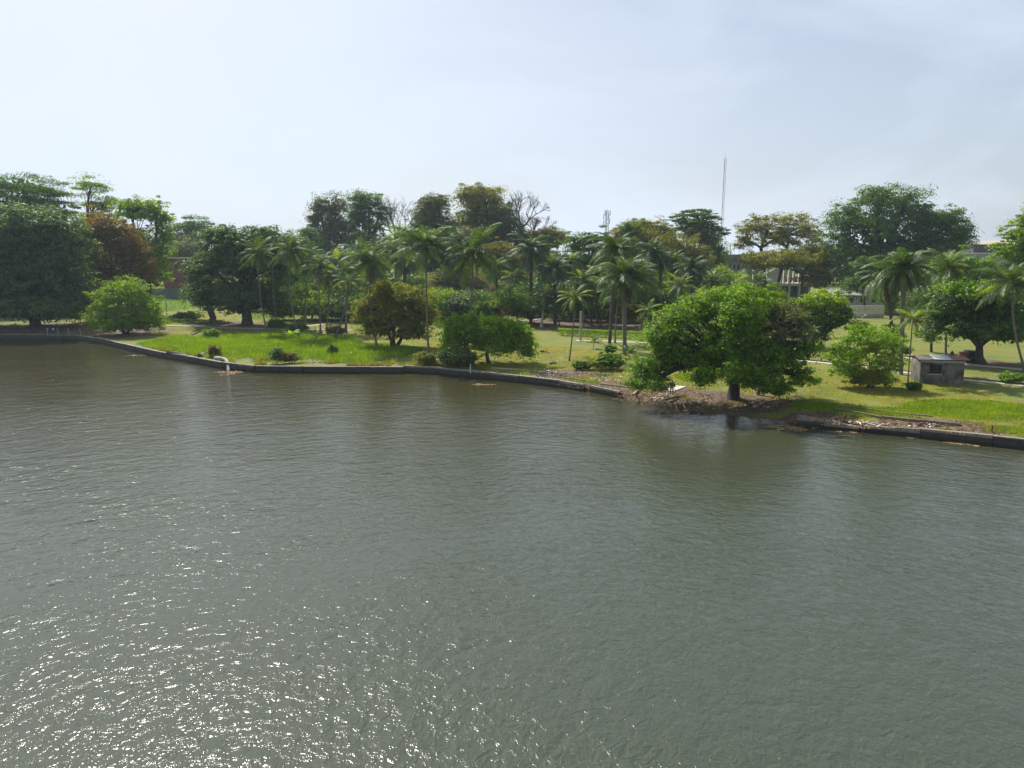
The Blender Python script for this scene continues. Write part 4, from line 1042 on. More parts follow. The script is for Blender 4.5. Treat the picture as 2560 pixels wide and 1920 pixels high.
def hedge(pxs, w, h, label, leaf='lf_fresh'):
    pts = [gp(a, b_) for a, b_ in pxs]
    o = empty('hedge', tuple(pts[0]), label, 'hedge')
    Pn, Nn = [], []
    for i in range(len(pts) - 1):
        n = int(np.linalg.norm(pts[i + 1] - pts[i]) * 260 * h)
        t = rng.random(n)[:, None]
        c = pts[i] + (pts[i + 1] - pts[i]) * t
        top = rng.random(n) < .45
        z = np.where(top, h * rng.uniform(.9, 1.08, n), rng.uniform(.05, h, n))
        off = rng.uniform(-w / 2, w / 2, n); off = np.where(top, off, np.sign(off) * w / 2 * rng.uniform(.85, 1.1, n))
        c[:, 1] += off; c[:, 2] += z
        Pn.append(c); Nn.append(np.stack([rng.normal(0, .5, n), np.where(top, 0, np.sign(off)) + rng.normal(0, .5, n), np.where(top, 1, .3)], 1))
    V, F = leaf_quads(np.vstack(Pn), np.vstack(Nn), .16, .8)
    npobj('foliage', V - pts[0], F, M[leaf], o)
    mb = MB()
    for i in range(len(pts) - 1):
        a, c = pts[i] - pts[0], pts[i + 1] - pts[0]
        for k in range(6):
            q = a + (c - a) * (k / 6)
            mb.tube([q - np.array((0, 0, .1)), q + np.array((.1, 0, h * .8))], [.03, .015], 4)
    mb.build('stems', M['bark'], o)['kind'] = 'stuff'
for i in range(18):
    shrub(712 + i * 62 + (i * 37 % 23), 800 + (i * 13 % 11), 74 + (i * 29 % 30), 52 + (i * 17 % 26), ['lf_deep', 'lf_fresh', 'lf_mango', 'lf_deep', 'lf_olive'][i % 5],
          'low bush' + UNDER[i][len('undergrowth tree'):], name='undergrowth_bush', ls=.34, dens=.8)
hedge([(1395, 838), (1470, 842), (1560, 846), (1645, 850)], 1.6, 1.3, 'long clipped hedge across the shaded middle of the park')
hedge([(400, 806), (470, 808), (560, 810)], 1.2, .8, 'low hedge behind the path at the paired lamp post', 'lf_deep')

# banana plant
def banana(px_, py_, label):
    g = gp(px_, py_); o = empty('banana_plant', tuple(g), label, 'banana plant')
    MB_ = MB(); MB_.tube([(0, 0, -.2), (.05, 0, .9)], [.14, .09], 7); MB_.build('stem', M['banana'], o)
    for i in range(9):
        a = i * 2.4; L_ = random.uniform(1.6, 2.4); el = random.uniform(.7, 1.35)
        V, F = [], []
        n = 6
        for k in range(n + 1):
            t = k / n; e = el - 1.3 * t * t
            x = L_ * t * math.cos(el - .6 * t); z = .8 + L_ * (math.sin(el) * t - .45 * t * t); w = .3 * math.sin(math.pi * min(1, t * .93 + .05)) ** .7
            for s_, dz in ((-w, -.06), (0, 0.05), (w, -.06)):
                V.append((x * math.cos(a) - s_ * math.sin(a), x * math.sin(a) + s_ * math.cos(a), z + dz))
        for k in range(n):
            for j in (0, 1): q = k * 3 + j; F.append((q, q + 1, q + 4, q + 3))
        npobj('leaf', np.array(V), np.array(F), M['banana'] if i != 3 else M['frond_yel'], o)
banana(728, 850, 'bright banana plant with one yellow leaf in the tall grass')
bare_tree('fallen_branch', (0, 0), 0, (815, 815), 'leafless branch leaning out of the tall grass below the slim palms', base=gp(768, 872), seed=12, spread=.9, start=.5, depth=4, limbs=4, rad=.10, thin=.02, cat='branch')

# ------------------------------------------------------------------ buildings
def px2(px_, py_, Y): return at(px_, py_, Y)
M['wall_cream'] = surf('wall_cream', [(.3, (.42, .40, .28)), (.7, (.52, .50, .37))], .5, stain=(.6, .62, (.28, .27, .20)))
M['wall_white'] = surf('wall_offwhite', [(.3, (.50, .50, .47)), (.7, (.66, .66, .62))], .5, stain=(.5, .62, (.34, .34, .31)))
M['brick_red'] = surf('wall_red_brown', [(.3, (.17, .062, .045)), (.7, (.25, .10, .075))], 1.2)
M['roof_grey'] = surf('roof_sheet_grey', [(.3, (.24, .25, .23)), (.7, (.34, .35, .32))], 1)
M['roof_green'] = surf('trim_green', [(.3, (.04, .15, .10)), (.7, (.06, .20, .14))], 1, bump=0)
M['dark_int'] = surf('dark_interior', [(.3, (.015, .015, .017)), (.7, (.03, .03, .032))], 1, bump=0)
M['slate'] = surf('dark_cladding', [(.3, (.085, .075, .085)), (.7, (.13, .115, .125))], .6)
M['parapet'] = surf('parapet_grey', [(.3, (.24, .255, .28)), (.7, (.34, .355, .38))], .35, stain=(.4, .6, (.17, .18, .19)))
M['roof_beige'] = surf('roof_beige', [(.3, (.36, .30, .24)), (.7, (.46, .40, .32))], .6)
M['conc_far'] = surf('raw_concrete_far', [(.3, (.12, .125, .13)), (.7, (.2, .205, .21))], .5, stain=(.4, .55, (.07, .075, .08)))
M['glass_d'] = surf('window_dark', [(.3, (.02, .03, .035)), (.7, (.05, .06, .07))], 1, rough=.15, bump=0)

def building(name, x0p, x1p, ytop, Y, depth_m, label, mat, cat='building'):
    a, c = px2(x0p, ytop, Y), px2(x1p, ytop, Y)
    gz = float(ground((a[0] + c[0]) / 2, Y))
    o = empty(name, ((a[0] + c[0]) / 2, Y, gz), label, cat)
    hw = (c[0] - a[0]) / 2; H = a[2] - gz
    mb = MB(); mb.box(-hw, hw, 0, depth_m, -.5, H); mb.build('wall', M[mat], o)
    return o, hw, H, gz
def lx(o, px_, py_, Y):      # local coordinates of a photographed point on the facade plane
    p = px2(px_, py_, Y); return p[0] - o.location.x, p[2] - o.location.z
# red-brown building behind the left lawn
o, hw, H, gz = building('red_building', 405, 520, 646, 232, 14, 'red-brown building with thin pale roof edge behind the left lawn', 'brick_red')
mb = MB(); mb.box(-hw - 1, hw + 1, -1.4, 15, H + .003, H + .35); mb.build('roof', M['wall_white'], o)
for pxx in (440, 462, 484):
    for pyy in (668, 700):
        x, z = lx(o, pxx, pyy, 232); mb = MB(); mb.box(x - .5, x + .5, -.06, .05, z - .6, z + .6); mb.build('window', M['glass_d'], o)
x, z = lx(o, 430, 722, 232)
mb = MB(); mb.box(-hw - 8, hw + 2, -6, -5.7, 0, 3.3); mb.build('yard_wall', M['conc_far'], o)
# grey unfinished block
o, hw, H, gz = building('grey_building', 1800, 1905, 636, 262, 16, 'grey unfinished concrete block with rebar on its roof, behind the thin mast', 'conc_far')
mb = MB(); mb.box(-hw - .6, hw + .6, -.8, -.003, H - 2.0, H - 1.0); mb.build('slab', M['slate'], o)
for i in range(10):
    x = -hw + 1 + i * (2 * hw - 2) / 9
    mb = MB(); mb.box(x - .35, x + .35, -.04, .2, H - 5.4, H - 3.6); mb.build('window', M['dark_int'], o)
for i in range(7):
    x = -hw + 1 + i * (2 * hw - 2) / 6 + random.uniform(-.4, .4)
    mb = MB(); mb.tube([(x, 1, H - .1), (x + .02, 1, H + random.uniform(1.5, 4.5))], .05, 4); mb.build('rebar', M['rust'], o)
# colonnade building
Yc = 226
a = px2(1845, 712, Yc); c = px2(2056, 712, Yc); gz = float(ground(a[0], Yc))
o = empty('unfinished_building', ((a[0] + c[0]) / 2, Yc, gz), 'unfinished building with a row of white upper columns below the brownish trees', 'building')
hw = (c[0] - a[0]) / 2
zs = a[2] - gz; zt = zs + 5.0
mb = MB(); mb.box(-hw, hw, 0, 16, zs - .4, zs + .5); mb.build('floor_slab', M['wall_white'], o)
for nm, x0, x1, y0, y1 in [('column', 1856, 1860, 672, 706), ('column', 1862, 1867, 672, 706), ('wall_panel', 1919, 1952, 671, 706), ('column', 1954, 1958, 675, 706), ('column', 1961, 1965, 676, 706), ('column', 1973, 1981, 677, 706),
                       ('column', 1985, 1988, 678, 706), ('column', 1999, 2003, 678, 706), ('column', 2020, 2029, 679, 706), ('column', 2046, 2050, 679, 706), ('column', 1884, 1888, 675, 706)]:
    xa, zb = lx(o, x0, y0, Yc); xb, _ = lx(o, x1, y0, Yc)
    mb = MB(); mb.box(xa, xb, .3, 1.0, zs + .503, zb); mb.build(nm, M['wall_white'], o)
    for xr in (xa + .1, xb - .1):
        mb = MB(); mb.tube([(xr, .6, zb - .05), (xr + random.uniform(-.1, .1), .6, zb + random.uniform(.8, 1.6))], .03, 4); mb.build('rebar', M['rust'], o)
for i in range(9):
    x = -hw + .6 + i * (2 * hw - 1.2) / 8
    mb = MB(); mb.box(x - .28, x + .28, .3, .9, -.4, zs - .403); mb.build('column', M['wall_white'], o)
mb = MB(); mb.box(-hw + .5, hw - .5, 8, 8.4, -.4, zs - .403); mb.build('back_wall', M['conc_far'], o)
mb = MB(); mb.box(-hw + 4, hw - .8, 7, 7.3, zs + .503, zs + 2.6); mb.build('brick_wall', M['brick_red'], o)
for zz in (1.2, 1.9):
    mb = MB(); mb.tube([(2, .2, zs + zz), (hw - 1, .2, zs + zz)], .05, 4); mb.build('rail', M['rust'], o)
# green trimmed building with air conditioners
Ya = 188
o, hw, H, gz = building('office_building', 2085, 2232, 738, Ya, 9, 'cream low building with green roof trim and air conditioners on its wall', 'wall_cream')
mb = MB()
mb.poly([(-hw - .6, -.9, H - .02), (hw + .6, -.9, H - .02), (hw + .6, 5, H + 1.7), (-hw - .6, 5, H + 1.7)])
mb.poly([(-hw - .6, 10, H - .02), (-hw - .6, 5, H + 1.7), (hw + .6, 5, H + 1.7), (hw + .6, 10, H - .02)])
mb.poly([(-hw - .6, -.9, H - .06), (-hw - .6, 5, H + 1.66), (hw + .6, 5, H + 1.66), (hw + .6, -.9, H - .06)])
rf = mb.build('roof', M['roof_grey'], o)
mb = MB(); mb.box(-hw - .62, hw + .62, -1.0, -.903, H - .26, H + .03); mb.build('fascia', M['roof_green'], o)
mb = MB(); mb.box(-hw - .1, hw + .1, -.35, -.003, H - 3.3, H - 3.0); mb.build('ledge', M['wall_white'], o)
for pxx in (2128, 2156, 2183, 2206):
    x, z = lx(o, pxx, 750, Ya)
    f = MB(); f.box(x - .62, x + .62, -.07, -.003, z - .78, z + .62); fo = f.build('window', M['wall_white'], o)
    g_ = MB(); g_.box(x - .52, x + .52, -.09, -.073, z - .68, z + .52); g_.build('pane', M['glass_d'], fo)
for pxx in (2141, 2169, 2194):
    x, z = lx(o, pxx, 745, Ya)
    f = MB(); f.box(x - .42, x + .42, -.45, -.01, z - .30, z + .32); fo = f.build('air_conditioner', M['white'], o)
    g_ = MB()
    for k in range(10):
        a0, a1 = k * .628, (k + 1) * .628
        g_.poly([(x - .1, -.453, z), (x - .1 + .24 * math.cos(a0), -.453, z + .24 * math.sin(a0)), (x - .1 + .24 * math.cos(a1), -.453, z + .24 * math.sin(a1))])
    g_.build('fan', M['dark_int'], fo)
    br = MB(); br.box(x - .36, x - .3, -.42, -.01, z - .42, z - .303); br.box(x + .3, x + .36, -.42, -.01, z - .42, z - .303); br.build('bracket', M['rust'], fo)
# perforated boundary wall before it
Yw = 168
a = px2(2128, 764, Yw); c = px2(2212, 764, Yw); gz = float(ground(a[0], Yw))
o = empty('block_wall', (a[0], Yw, gz), 'perforated ventilation block wall in front of the cream building', 'wall')
Wd = c[0] - a[0]; Hh = a[2] - gz
mb = MB(); mb.box(0, Wd, 0, .2, -.3, Hh * .28); mb.build('wall_base', M['conc'], o)
mb = MB(); mb.box(0, Wd, -.03, .23, Hh - .22, Hh); mb.build('coping', M['wall_white'], o)
blk = MB(); blk.box(-.13, .13, 0, .18, .005, .05); blk.box(-.13, .13, 0, .18, .235, .285); blk.box(-.13, -.09, .001, .179, .05, .235); blk.box(.09, .13, .001, .179, .05, .235)
first = None
nx_ = int(Wd / .28); nz_ = int((Hh * .72 - .22) / .29)
for i in range(nx_):
    for k in range(nz_):
        if first is None: first = blk.build('vent_block', M['wall_cream'], o); q = first
        else: q = bpy.data.objects.new('vent_block', first.data); link(q, o)
        q.location = (.14 + i * Wd / nx_, 0, Hh * .28 + .003 + k * .29)
# big right building
Yr = 232
o, hw, H, gz = building('long_building', 2312, 2580, 632, Yr, 18, 'long building with pale grey parapet and dark upper storey on the right skyline', 'parapet')
x0, z0 = lx(o, 2430, 613, Yr + 4); 
mb = MB(); mb.box(x0, hw + 3, 3, 16, H + .003, H + 2.7); mb.build('upper_storey', M['slate'], o)
mb = MB(); q = [(x0 - .6, 2.2, H + 2.71), (hw + 3.5, 2.2, H + 2.71), (hw + 3.5, 10, H + 4.6), (x0 + 9, 10, H + 4.0)]
mb.poly(q); mb.poly([(x0 - .6, 17, H + 2.71), q[3], q[2], (hw + 3.5, 17, H + 2.71)]); mb.poly([q[0], q[3], (x0 - .6, 17, H + 2.71)]); mb.build('roof', M['roof_beige'], o)
mb = MB(); mb.box(-hw - .1, hw + .1, -.25, -.003, H - .35, H + .05); mb.build('coping', M['wall_white'], o)
mb = MB(); mb.box(-hw + .2, hw, -.12, -.003, H - 4.6, H - 3.2); mb.build('window_band', M['dark_int'], o)
mb = MB(); x, z = lx(o, 2422, 645, Yr); mb.box(x - .1, x + .1, -.2, -.01, z - 4, H + .6); mb.build('downpipe', M['dark_int'], o)

# ------------------------------------------------------------------ masts, lamps
def lattice(px_, ytop, pyb, Y, w0, w1, label, name='lattice_mast', mats='steel', step=3.0, antennas=False, cat='mast', legs_r=.06):
    b0 = px2(px_[0], pyb, Y); t0 = px2(px_[1], ytop, Y)
    gz = float(ground(b0[0], Y)); o = empty(name, (b0[0], Y, gz), label, cat)
    H = t0[2] - gz; dx = (t0[0] - b0[0])
    cs = [(-1, -1), (1, -1), (0, 1)]
    def P_(i, t): w = w0 + (w1 - w0) * t; return Vector((cs[i][0] * w / 2 + dx * t * 0, cs[i][1] * w / 2, H * t))
    for i in range(3):
        mb = MB(); mb.tube([P_(i, 0), P_(i, 1)], legs_r, 4); mb.build('leg', M[mats], o)
    n = int(H / step); mb = MB()
    for k in range(n):
        t, t2 = k / n, (k + 1) / n
        for i in range(3):
            j = (i + 1) % 3
            mb.tube([P_(i, t2), P_(j, t2)], legs_r * .6, 3, cap=False); mb.tube([P_(i, t), P_(j, t2)], legs_r * .45, 3, cap=False)
    q = mb.build('bracing', M[mats], o); q['kind'] = 'stuff'
    mb = MB(); mb.tube([(0, 0, H), (0, 0, H * 1.04)], .04, 4); mb.build('tip', M[mats], o)
    if antennas:
        for k, (t, a) in enumerate([(.97, 0), (.97, 2.1), (.97, 4.2), (.92, 1), (.92, 3.1), (.92, 5.2), (.86, .4), (.84, 2.7), (.80, 4.6)]):
            x, y = math.cos(a) * w1 * 1.3, math.sin(a) * w1 * 1.3
            mb = MB(); mb.box(x - .2, x + .2, y - .12, y + .12, H * t - 1.1, H * t + 1.1); mb.build('antenna', M['white'], o)
    return o
lattice((1797, 1801), 396, 640, 300, .95, .85, 'very tall thin guyed lattice mast against the sky', step=6.8, legs_r=.085, mats='mast')if False else None
M['mast'] = surf('mast_red_grey', [(.3, (.30, .25, .25)), (.7, (.42, .36, .36))], .2, bump=0)
lattice((1801, 1801), 396, 640, 300, .75, .75, 'very tall thin lattice mast against the sky', step=6.8, legs_r=.055, mats='mast')
lattice((1515, 1515), 527, 640, 330, 2.6, 1.1, 'telecom tower with antennas behind the dark layered tree', name='telecom_tower', antennas=True, cat='tower', step=2.6, legs_r=.12)
lattice((1824, 1824), 613, 660, 290, .5, .3, 'short thin antenna on the skyline by the grey block', name='antenna_mast', legs_r=.05)
def lamp(px_, pyb, pyt, label, double=True, mat='green_post'):
    g = gp(px_, pyb); t = at(px_, pyt, g[1]); H = t[2] - g[2]
    o = empty('lamp_post', tuple(g), label, 'lamp post')
    mb = MB(); mb.tube([(0, 0, -.2), (0, 0, .5), (0, 0, H)], [.09, .07, .05], 8); mb.build('post', M[mat], o)
    for s_ in ((-1, 1) if double else (1,)):
        mb = MB(); mb.tube([(0, 0, H - .15), (s_ * .35, 0, H + .15), (s_ * .75, 0, H + .35)], .035, 5); mb.build('arm', M[mat], o)
        mb = MB(); mb.box(s_ * .75 - .28, s_ * .75 + .28, -.14, .14, H + .30, H + .42); mb.build('lamp_head', M['white'] if s_ > 0 else M['steel'], o)
M['green_post'] = surf('post_dark_green', [(.3, (.03, .06, .05)), (.7, (.05, .09, .07))], 2, bump=0)
lamp(418, 797, 752, 'paired-head lamp post beside the low hedge on the left lawn')
lamp(464, 752, 730, 'distant lamp post near the red building')
lamp(2153, 818, 792, 'white lamp post between the round tree and the palm pair', mat='white')
def post(name, px_, pyb, pyt, r, mat, label, cat='post', group=None, lean=0.0, sides=6, off=None):
    g = gp(px_, pyb) if off is None else off; t = at(px_, pyt, g[1])
    mb = MB(); H = max(.3, t[2] - g[2]); mb.tube([(0, 0, -.2), (0, 0, 0), (lean * H, 0, H)], [r, r, r * .9], sides)
    o = mb.build(name, M[mat], None, loc=tuple(g)); return tag(o, label, cat, group)
post('concrete_column', 1451, 852, 778, .22, 'conc', 'greenish concrete pole standing at the hedge', 'pole', sides=8)
for px_, lb, ln in ((119, 'pale wall-side stake nearest the people in blue and white shirts', .05), (147, 'pale stake by the left wall, second along from the seated people', -.15),
                (173, 'pale stake by the left wall, third along from the seated people', -.08), (203, 'pale stake by the left wall next to the bend in the coping', -.15)):
    post('stake', px_, 838, 820, .07, 'conc', lb, 'stake', 'stakes along the left seawall', ln)
post('white_post', 1176, 929, 909, .06, 'white', 'thin white post at the seawall below the low wide tree', 'post')
post('rusty_post', 2479, 1082, 1062, .07, 'rust', 'rusty upright post behind the right seawall', 'post')
post('rusty_rod', 2102, 1058, 1037, .045, 'rust', 'rusty rod leaning right on the sunken wall piece', 'rod', None, .35)
for i, (px_, lb) in enumerate([(738, 'thin iron rod on the wall below the pointed dark shrub'), (782, 'thin iron rod on the wall left of the rubble heap'), (866, 'thin iron rod on the wall right of the rubble heap'),
                               (951, 'taller thin iron rod near the step in the seawall'), (992, 'thin iron rod with pale top closest to the seawall step')]):
    post('iron_rod', px_, 913, 893 if i < 3 else 888, .03, 'steel', lb, 'rod', 'iron rods on the seawall')

# ------------------------------------------------------------------ hut
g = gp(2352, 960)
kx = g[1] / FPX
ho = empty('hut', tuple(g), 'stained concrete hut with patched tin roof beside the right lawn path', 'hut', rz=R(-14))
M['hut_wall'] = surf('hut_wall_stained', [(.30, (.06, .06, .052)), (.5, (.15, .14, .115)), (.7, (.26, .245, .20))], .5, stain=(.55, .46, (.045, .05, .045)), detail=9)
M['tin_rust'] = surf('tin_rusty', [(.3, (.16, .075, .05)), (.6, (.28, .15, .11)), (.8, (.36, .26, .22))], 1.6, stretch=(3, .6, 1))
M['tin_pale'] = surf('tin_pale', [(.3, (.30, .33, .36)), (.7, (.44, .46, .48))], 1.6, stretch=(3, .6, 1), rough=.5)
M['tin_dark'] = surf('tin_dark', [(.3, (.07, .06, .055)), (.7, (.15, .125, .11))], 1.6, stretch=(3, .6, 1))
Wh, Dh, Hh = 4.5, 3.6, 2.75
def wallbox(x0, x1, y0, y1, z0, z1): 
    mb = MB(); mb.box(x0, x1, y0, y1, z0, z1); return mb.build('wall', M['hut_wall'], ho)
hx = Wh / 2
# front wall pieces around a window and a door opening
wallbox(-hx, -1.35, 0, .18, -.3, Hh); wallbox(-1.347, -.05, 0, .18, -.3, 1.15); wallbox(-1.347, -.05, 0, .18, 2.25, Hh); wallbox(-.047, hx - .003, 0, .18, -.3, Hh)
wallbox(-hx, -hx + .18, .183, Dh, -.3, Hh); wallbox(-hx + .183, hx - .183, Dh - .18, Dh, -.3, Hh)
wallbox(hx - .18, hx, .183, .9, -.3, Hh); wallbox(hx - .18, hx, 1.75, 2.3, -.3, Hh); wallbox(hx - .18, hx, .903, 1.747, 2.1, Hh); wallbox(hx - .18, hx, 2.303, 3.0, -.3, 1.2); wallbox(hx - .18, hx, 2.303, 3.0, 2.1, Hh); wallbox(hx - .18, hx, 3.003, Dh, -.3, Hh)
mb = MB(); mb.box(-hx - .05, hx + .05, -.05, .003, Hh - .28, Hh - .02); mb.build('lintel', M['conc'], ho)
mb = MB(); mb.box(-1.40, .0, -.06, -.003, 1.05, 1.15); mb.build('sill', M['conc'], ho)
mb = MB(); mb.box(-.74, -.68, .05, .1, 1.153, 2.247); mb.box(-1.34, -1.29, .05, .1, 1.153, 2.247); mb.box(-.11, -.055, .05, .1, 1.153, 2.247); fo = mb.build('window', M['bark'], ho)
for k in range(6):
    for x0, x1 in ((-1.28, -.75), (-.67, -.12)):
        mb = MB(); mb.box(x0, x1, .04, .11, 1.18 + k * .18, 1.19 + k * .18); mb.build('louvre', M['steel'], fo)
mb = MB(); mb.box(hx - .16, hx - .11, .91, 1.74, -.1, 2.09); mb.build('door', M['dark_int'], ho)
mb = MB(); mb.box(.55, .62, -.06, -.003, -.2, Hh - .4); mb.build('pillar', M['hut_wall'], ho)
mb = MB(); mb.box(-hx + .2, hx - .2, .2, Dh - .2, -.1, 0.02); mb.build('floor', M['conc_dark'], ho)
def sheet(x0, x1, y0, y1, z0, z1, mat, tilt=0):
    n = int((x1 - x0) / .09); V, F = [], []
    for i in range(n + 1):
        x = x0 + (x1 - x0) * i / n; w = .022 * (1 if i % 2 else -1)
        V += [(x, y0, z0 + w + tilt * (x - x0)), (x, y1, z1 + w + tilt * (x - x0))]
    for i in range(n): F.append((2 * i, 2 * i + 2, 2 * i + 3, 2 * i + 1))
    return npobj('roof_sheet', np.array(V), np.array(F), M[mat], ho)
sheet(-hx - .35, -.9, -.45, Dh * .55, Hh + .06, Hh + .34, 'tin_dark'); sheet(-hx - .25, -.7, Dh * .5, Dh + .3, Hh + .31, Hh + .12, 'tin_rust')
sheet(-.95, .9, -.35, Dh * .55, Hh + .10, Hh + .38, 'tin_pale', 0); sheet(-.75, 1.0, Dh * .5, Dh + .3, Hh + .33, Hh + .12, 'tin_dark')
sheet(.85, hx + .45, -.4, Dh * .5, Hh + .09, Hh + .28, 'tin_rust', .02); sheet(.9, hx + .3, Dh * .45, Dh + .3, Hh + .26, Hh + .12, 'tin_dark')
mb = MB(); mb.tube([(-hx - .3, -.2, Hh + .01), (hx + .5, -.2, Hh + .01)], .04, 5); mb.tube([(-hx - .3, Dh * .52, Hh + .24), (hx + .5, Dh * .52, Hh + .18)], .04, 5); mb.build('rafters', M['bark'], ho)['kind'] = 'stuff'
def drum(px_, py_, r, h, mat, label):
    g_ = gp(px_, py_); o = empty('drum', tuple(g_), label, 'water drum')
    mb = MB(); mb.tube([(0, 0, -.1), (0, 0, .05), (0, 0, h * .33), (0, 0, h * .36), (0, 0, h * .66), (0, 0, h * .69), (0, 0, h)], [r, r, r, r * 1.04, r, r * 1.04, r], 16); mb.build('barrel', M[mat], o, smooth=False)
    mb = MB(); mb.tube([(0, 0, h + .003), (0, 0, h + .06), (0, 0, h + .09)], [r * 1.03, r * 1.03, r * .9], 16); mb.build('lid', M[mat], o)
drum(2407, 905, .62, 1.35, 'rust', 'brown drum standing behind the hut'); drum(2424, 903, .85, 1.45, 'blackp', 'larger dark drum beside the brown one behind the hut')

# ------------------------------------------------------------------ pipe and debris
pa, pb = gp(538, 900), hit(571, 926, 0)
po = empty('drain_pipe', tuple(pa), 'pale curved pipe bending over the seawall into the water', 'pipe')
mb = MB(); dxy = pb - pa
Q = [np.array((0, 0, .28)), np.array((dxy[0] * .35, dxy[1] * .25, .42)), np.array((dxy[0] * .68, dxy[1] * .5, .30)), np.array((dxy[0] * .9, dxy[1] * .78, -.25)), np.array((dxy[0], dxy[1], -.95))]
pts = []
for i in range(len(Q) - 1):
    p0, p1, p2, p3 = Q[max(i - 1, 0)], Q[i], Q[i + 1], Q[min(i + 2, len(Q) - 1)]
    for k in range(5):
        t = k / 5; pts.append(.5 * ((2 * p1) + (-p0 + p2) * t + (2 * p0 - 5 * p1 + 4 * p2 - p3) * t * t + (-p0 + 3 * p1 - 3 * p2 + p3) * t ** 3))
pts.append(Q[-1])
mb.tube(pts, .24, 12); mb.build('pipe_body', M['conc'], po, smooth=True)
mb = MB(); mb.tube([pts[-2] - np.array((0, 0, .0)), pts[-1] - np.array((0, 0, .12))], .27, 12); mb.build('pipe_collar', M['rust'], po)

def scatter_quads(name, area, n, size, mats, label, cat=None, zoff=.03, tilt=.4, water=False, elong=.6, clusters=0):
    """area: list of ellipses given by where they lie"""
    Pn = []
    tot = sum(a[2] * a[3] for a in area)
    for a_ in area:
        k = max(4, int(n * a_[2] * a_[3] / tot))
        if water:
            c = hit(a_[0], a_[1], 0); e = hit(a_[0] + a_[2], a_[1], 0); f = hit(a_[0], a_[1] + a_[3], 0); b_ = hit(a_[0], a_[1] - a_[3], 0)
            cx, cy, rx, ry = c[0], (f[1] + b_[1]) / 2, e[0] - c[0], (b_[1] - f[1]) / 2
        else: cx, cy, rx, ry = blob_world(*a_[:4])
        th_ = rng.random(k) * 6.283; rr = np.sqrt(rng.random(k)) * (1 + .25 * np.sin(th_ * 3 + cx) + .15 * np.sin(th_ * 7 + cy))
        x, y = cx + np.cos(th_) * rr * rx, cy + np.sin(th_) * rr * ry
        keep = vnoise(x, y, .7, 9) > .32; x, y = x[keep], y[keep]
        z = np.full(len(x), .0) if water else ground(x, y)
        Pn.append(np.stack([x, y, z + zoff + rng.random(len(x)) * zoff], 1))
    Pn = np.vstack(Pn)
    Nn = np.stack([rng.normal(0, tilt, len(Pn)), rng.normal(0, tilt, len(Pn)), np.ones(len(Pn))], 1)
    V, F = leaf_quads(Pn, Nn, size, elong)
    if water: V[:, 2] = np.maximum(V[:, 2], .006)
    mi = rng.integers(0, len(mats), len(F))
    o = npobj(name, V, F, [M[m] for m in mats], None, mi); return tag(o, label, cat, None, 'stuff')
M['leaf_lit_a'] = surf('dead_leaf_tan', [(.3, (.20, .13, .06)), (.7, (.42, .28, .13))], 1.5, bump=0)
M['leaf_lit_b'] = surf('dead_leaf_brown', [(.3, (.07, .04, .022)), (.7, (.16, .09, .045))], 1.5, bump=0)
M['leaf_lit_y'] = surf('dead_leaf_yellow', [(.3, (.36, .22, .04)), (.7, (.55, .36, .10))], 1.5, bump=0)
scatter_quads('fallen_leaves', LITTER[:9] + [(1640, 985, 100, 20), (2250, 1062, 180, 12), (2080, 1045, 70, 10)], 15000, .15, ['leaf_lit_a', 'leaf_lit_b', 'leaf_lit_b', 'leaf_lit_a'], 'brown leaf litter along the shore', zoff=.03)
scatter_quads('litter', [(1400, 935, 150, 10), (1520, 945, 80, 8), (1640, 990, 45, 10), (1700, 1002, 80, 10), (2160, 1058, 60, 7), (790, 905, 60, 6), (2300, 1066, 60, 5), (1900, 1030, 60, 10)], 1500, .22, ['trash', 'trash', 'leaf_lit_y', 'white'], 'pale scraps of rubbish washed up on the shore', zoff=.05, tilt=.7)
for cx, cy, rx, ry, n, lb in [(572, 932, 30, 5, 700, 'mat of yellow debris floating below the pipe mouth'), (1985, 1070, 62, 7, 1900, 'long mat of yellow leaves floating at the raised wall tip'),
                          (1208, 961, 26, 2.5, 260, 'small streak of debris floating below the white post'), (2278, 1094, 14, 3, 140, 'small leaf patch floating off the right wall, beside the cracked end'),
                          (2400, 1108, 30, 4, 330, 'leaf patch floating near the middle of the right wall'), (2436, 1114, 12, 3, 110, 'little round leaf patch floating right of the middle one'),
                          (2110, 1080, 30, 2.5, 200, 'thin line of leaves floating under the cracked wall end'), (340, 889, 26, 2.5, 130, 'scattered leaves floating off the curved left wall')]:
    scatter_quads('floating_debris', [(cx, cy, rx, ry)], n, .20, ['leaf_lit_y', 'leaf_lit_a', 'leaf_lit_b', 'leaf_lit_b'], lb, zoff=.012, tilt=.03, water=True)
def rubble(px_, py_, w, n, label, mat='stone', s=.3):
    g_ = gp(px_, py_); o = empty('rubble_heap', tuple(g_), label, 'rubble')
    for i in range(n):
        x, y = random.gauss(0, w * .35), random.gauss(0, w * .2); z = float(ground(g_[0] + x, g_[1] + y)) - g_[2]
        mb = MB(); q = s * random.uniform(.5, 1.2); mb.box(x - q / 2, x + q / 2, y - q * .35, y + q * .35, z - .05, z + q * .5, rz=random.uniform(0, 3), c=(x, y), jit=q * .12); mb.build('stone', M[mat], o)
rubble(818, 906, 3.0, 24, 'heap of broken brown stones on the left seawall')
rubble(900, 910, 1.6, 9, 'few pale stones on the wall right of the broken stone heap', s=.22)
rubble(1345, 925, 4.0, 22, 'pale broken rubble at the edge of the low wide tree shade', s=.28)
rubble(1660, 1003, 3.4, 20, 'tan stones at the water edge below the standing person', s=.3)
rubble(2290, 1066, 2.4, 10, 'dark clods against the right seawall', 'bark', .3)
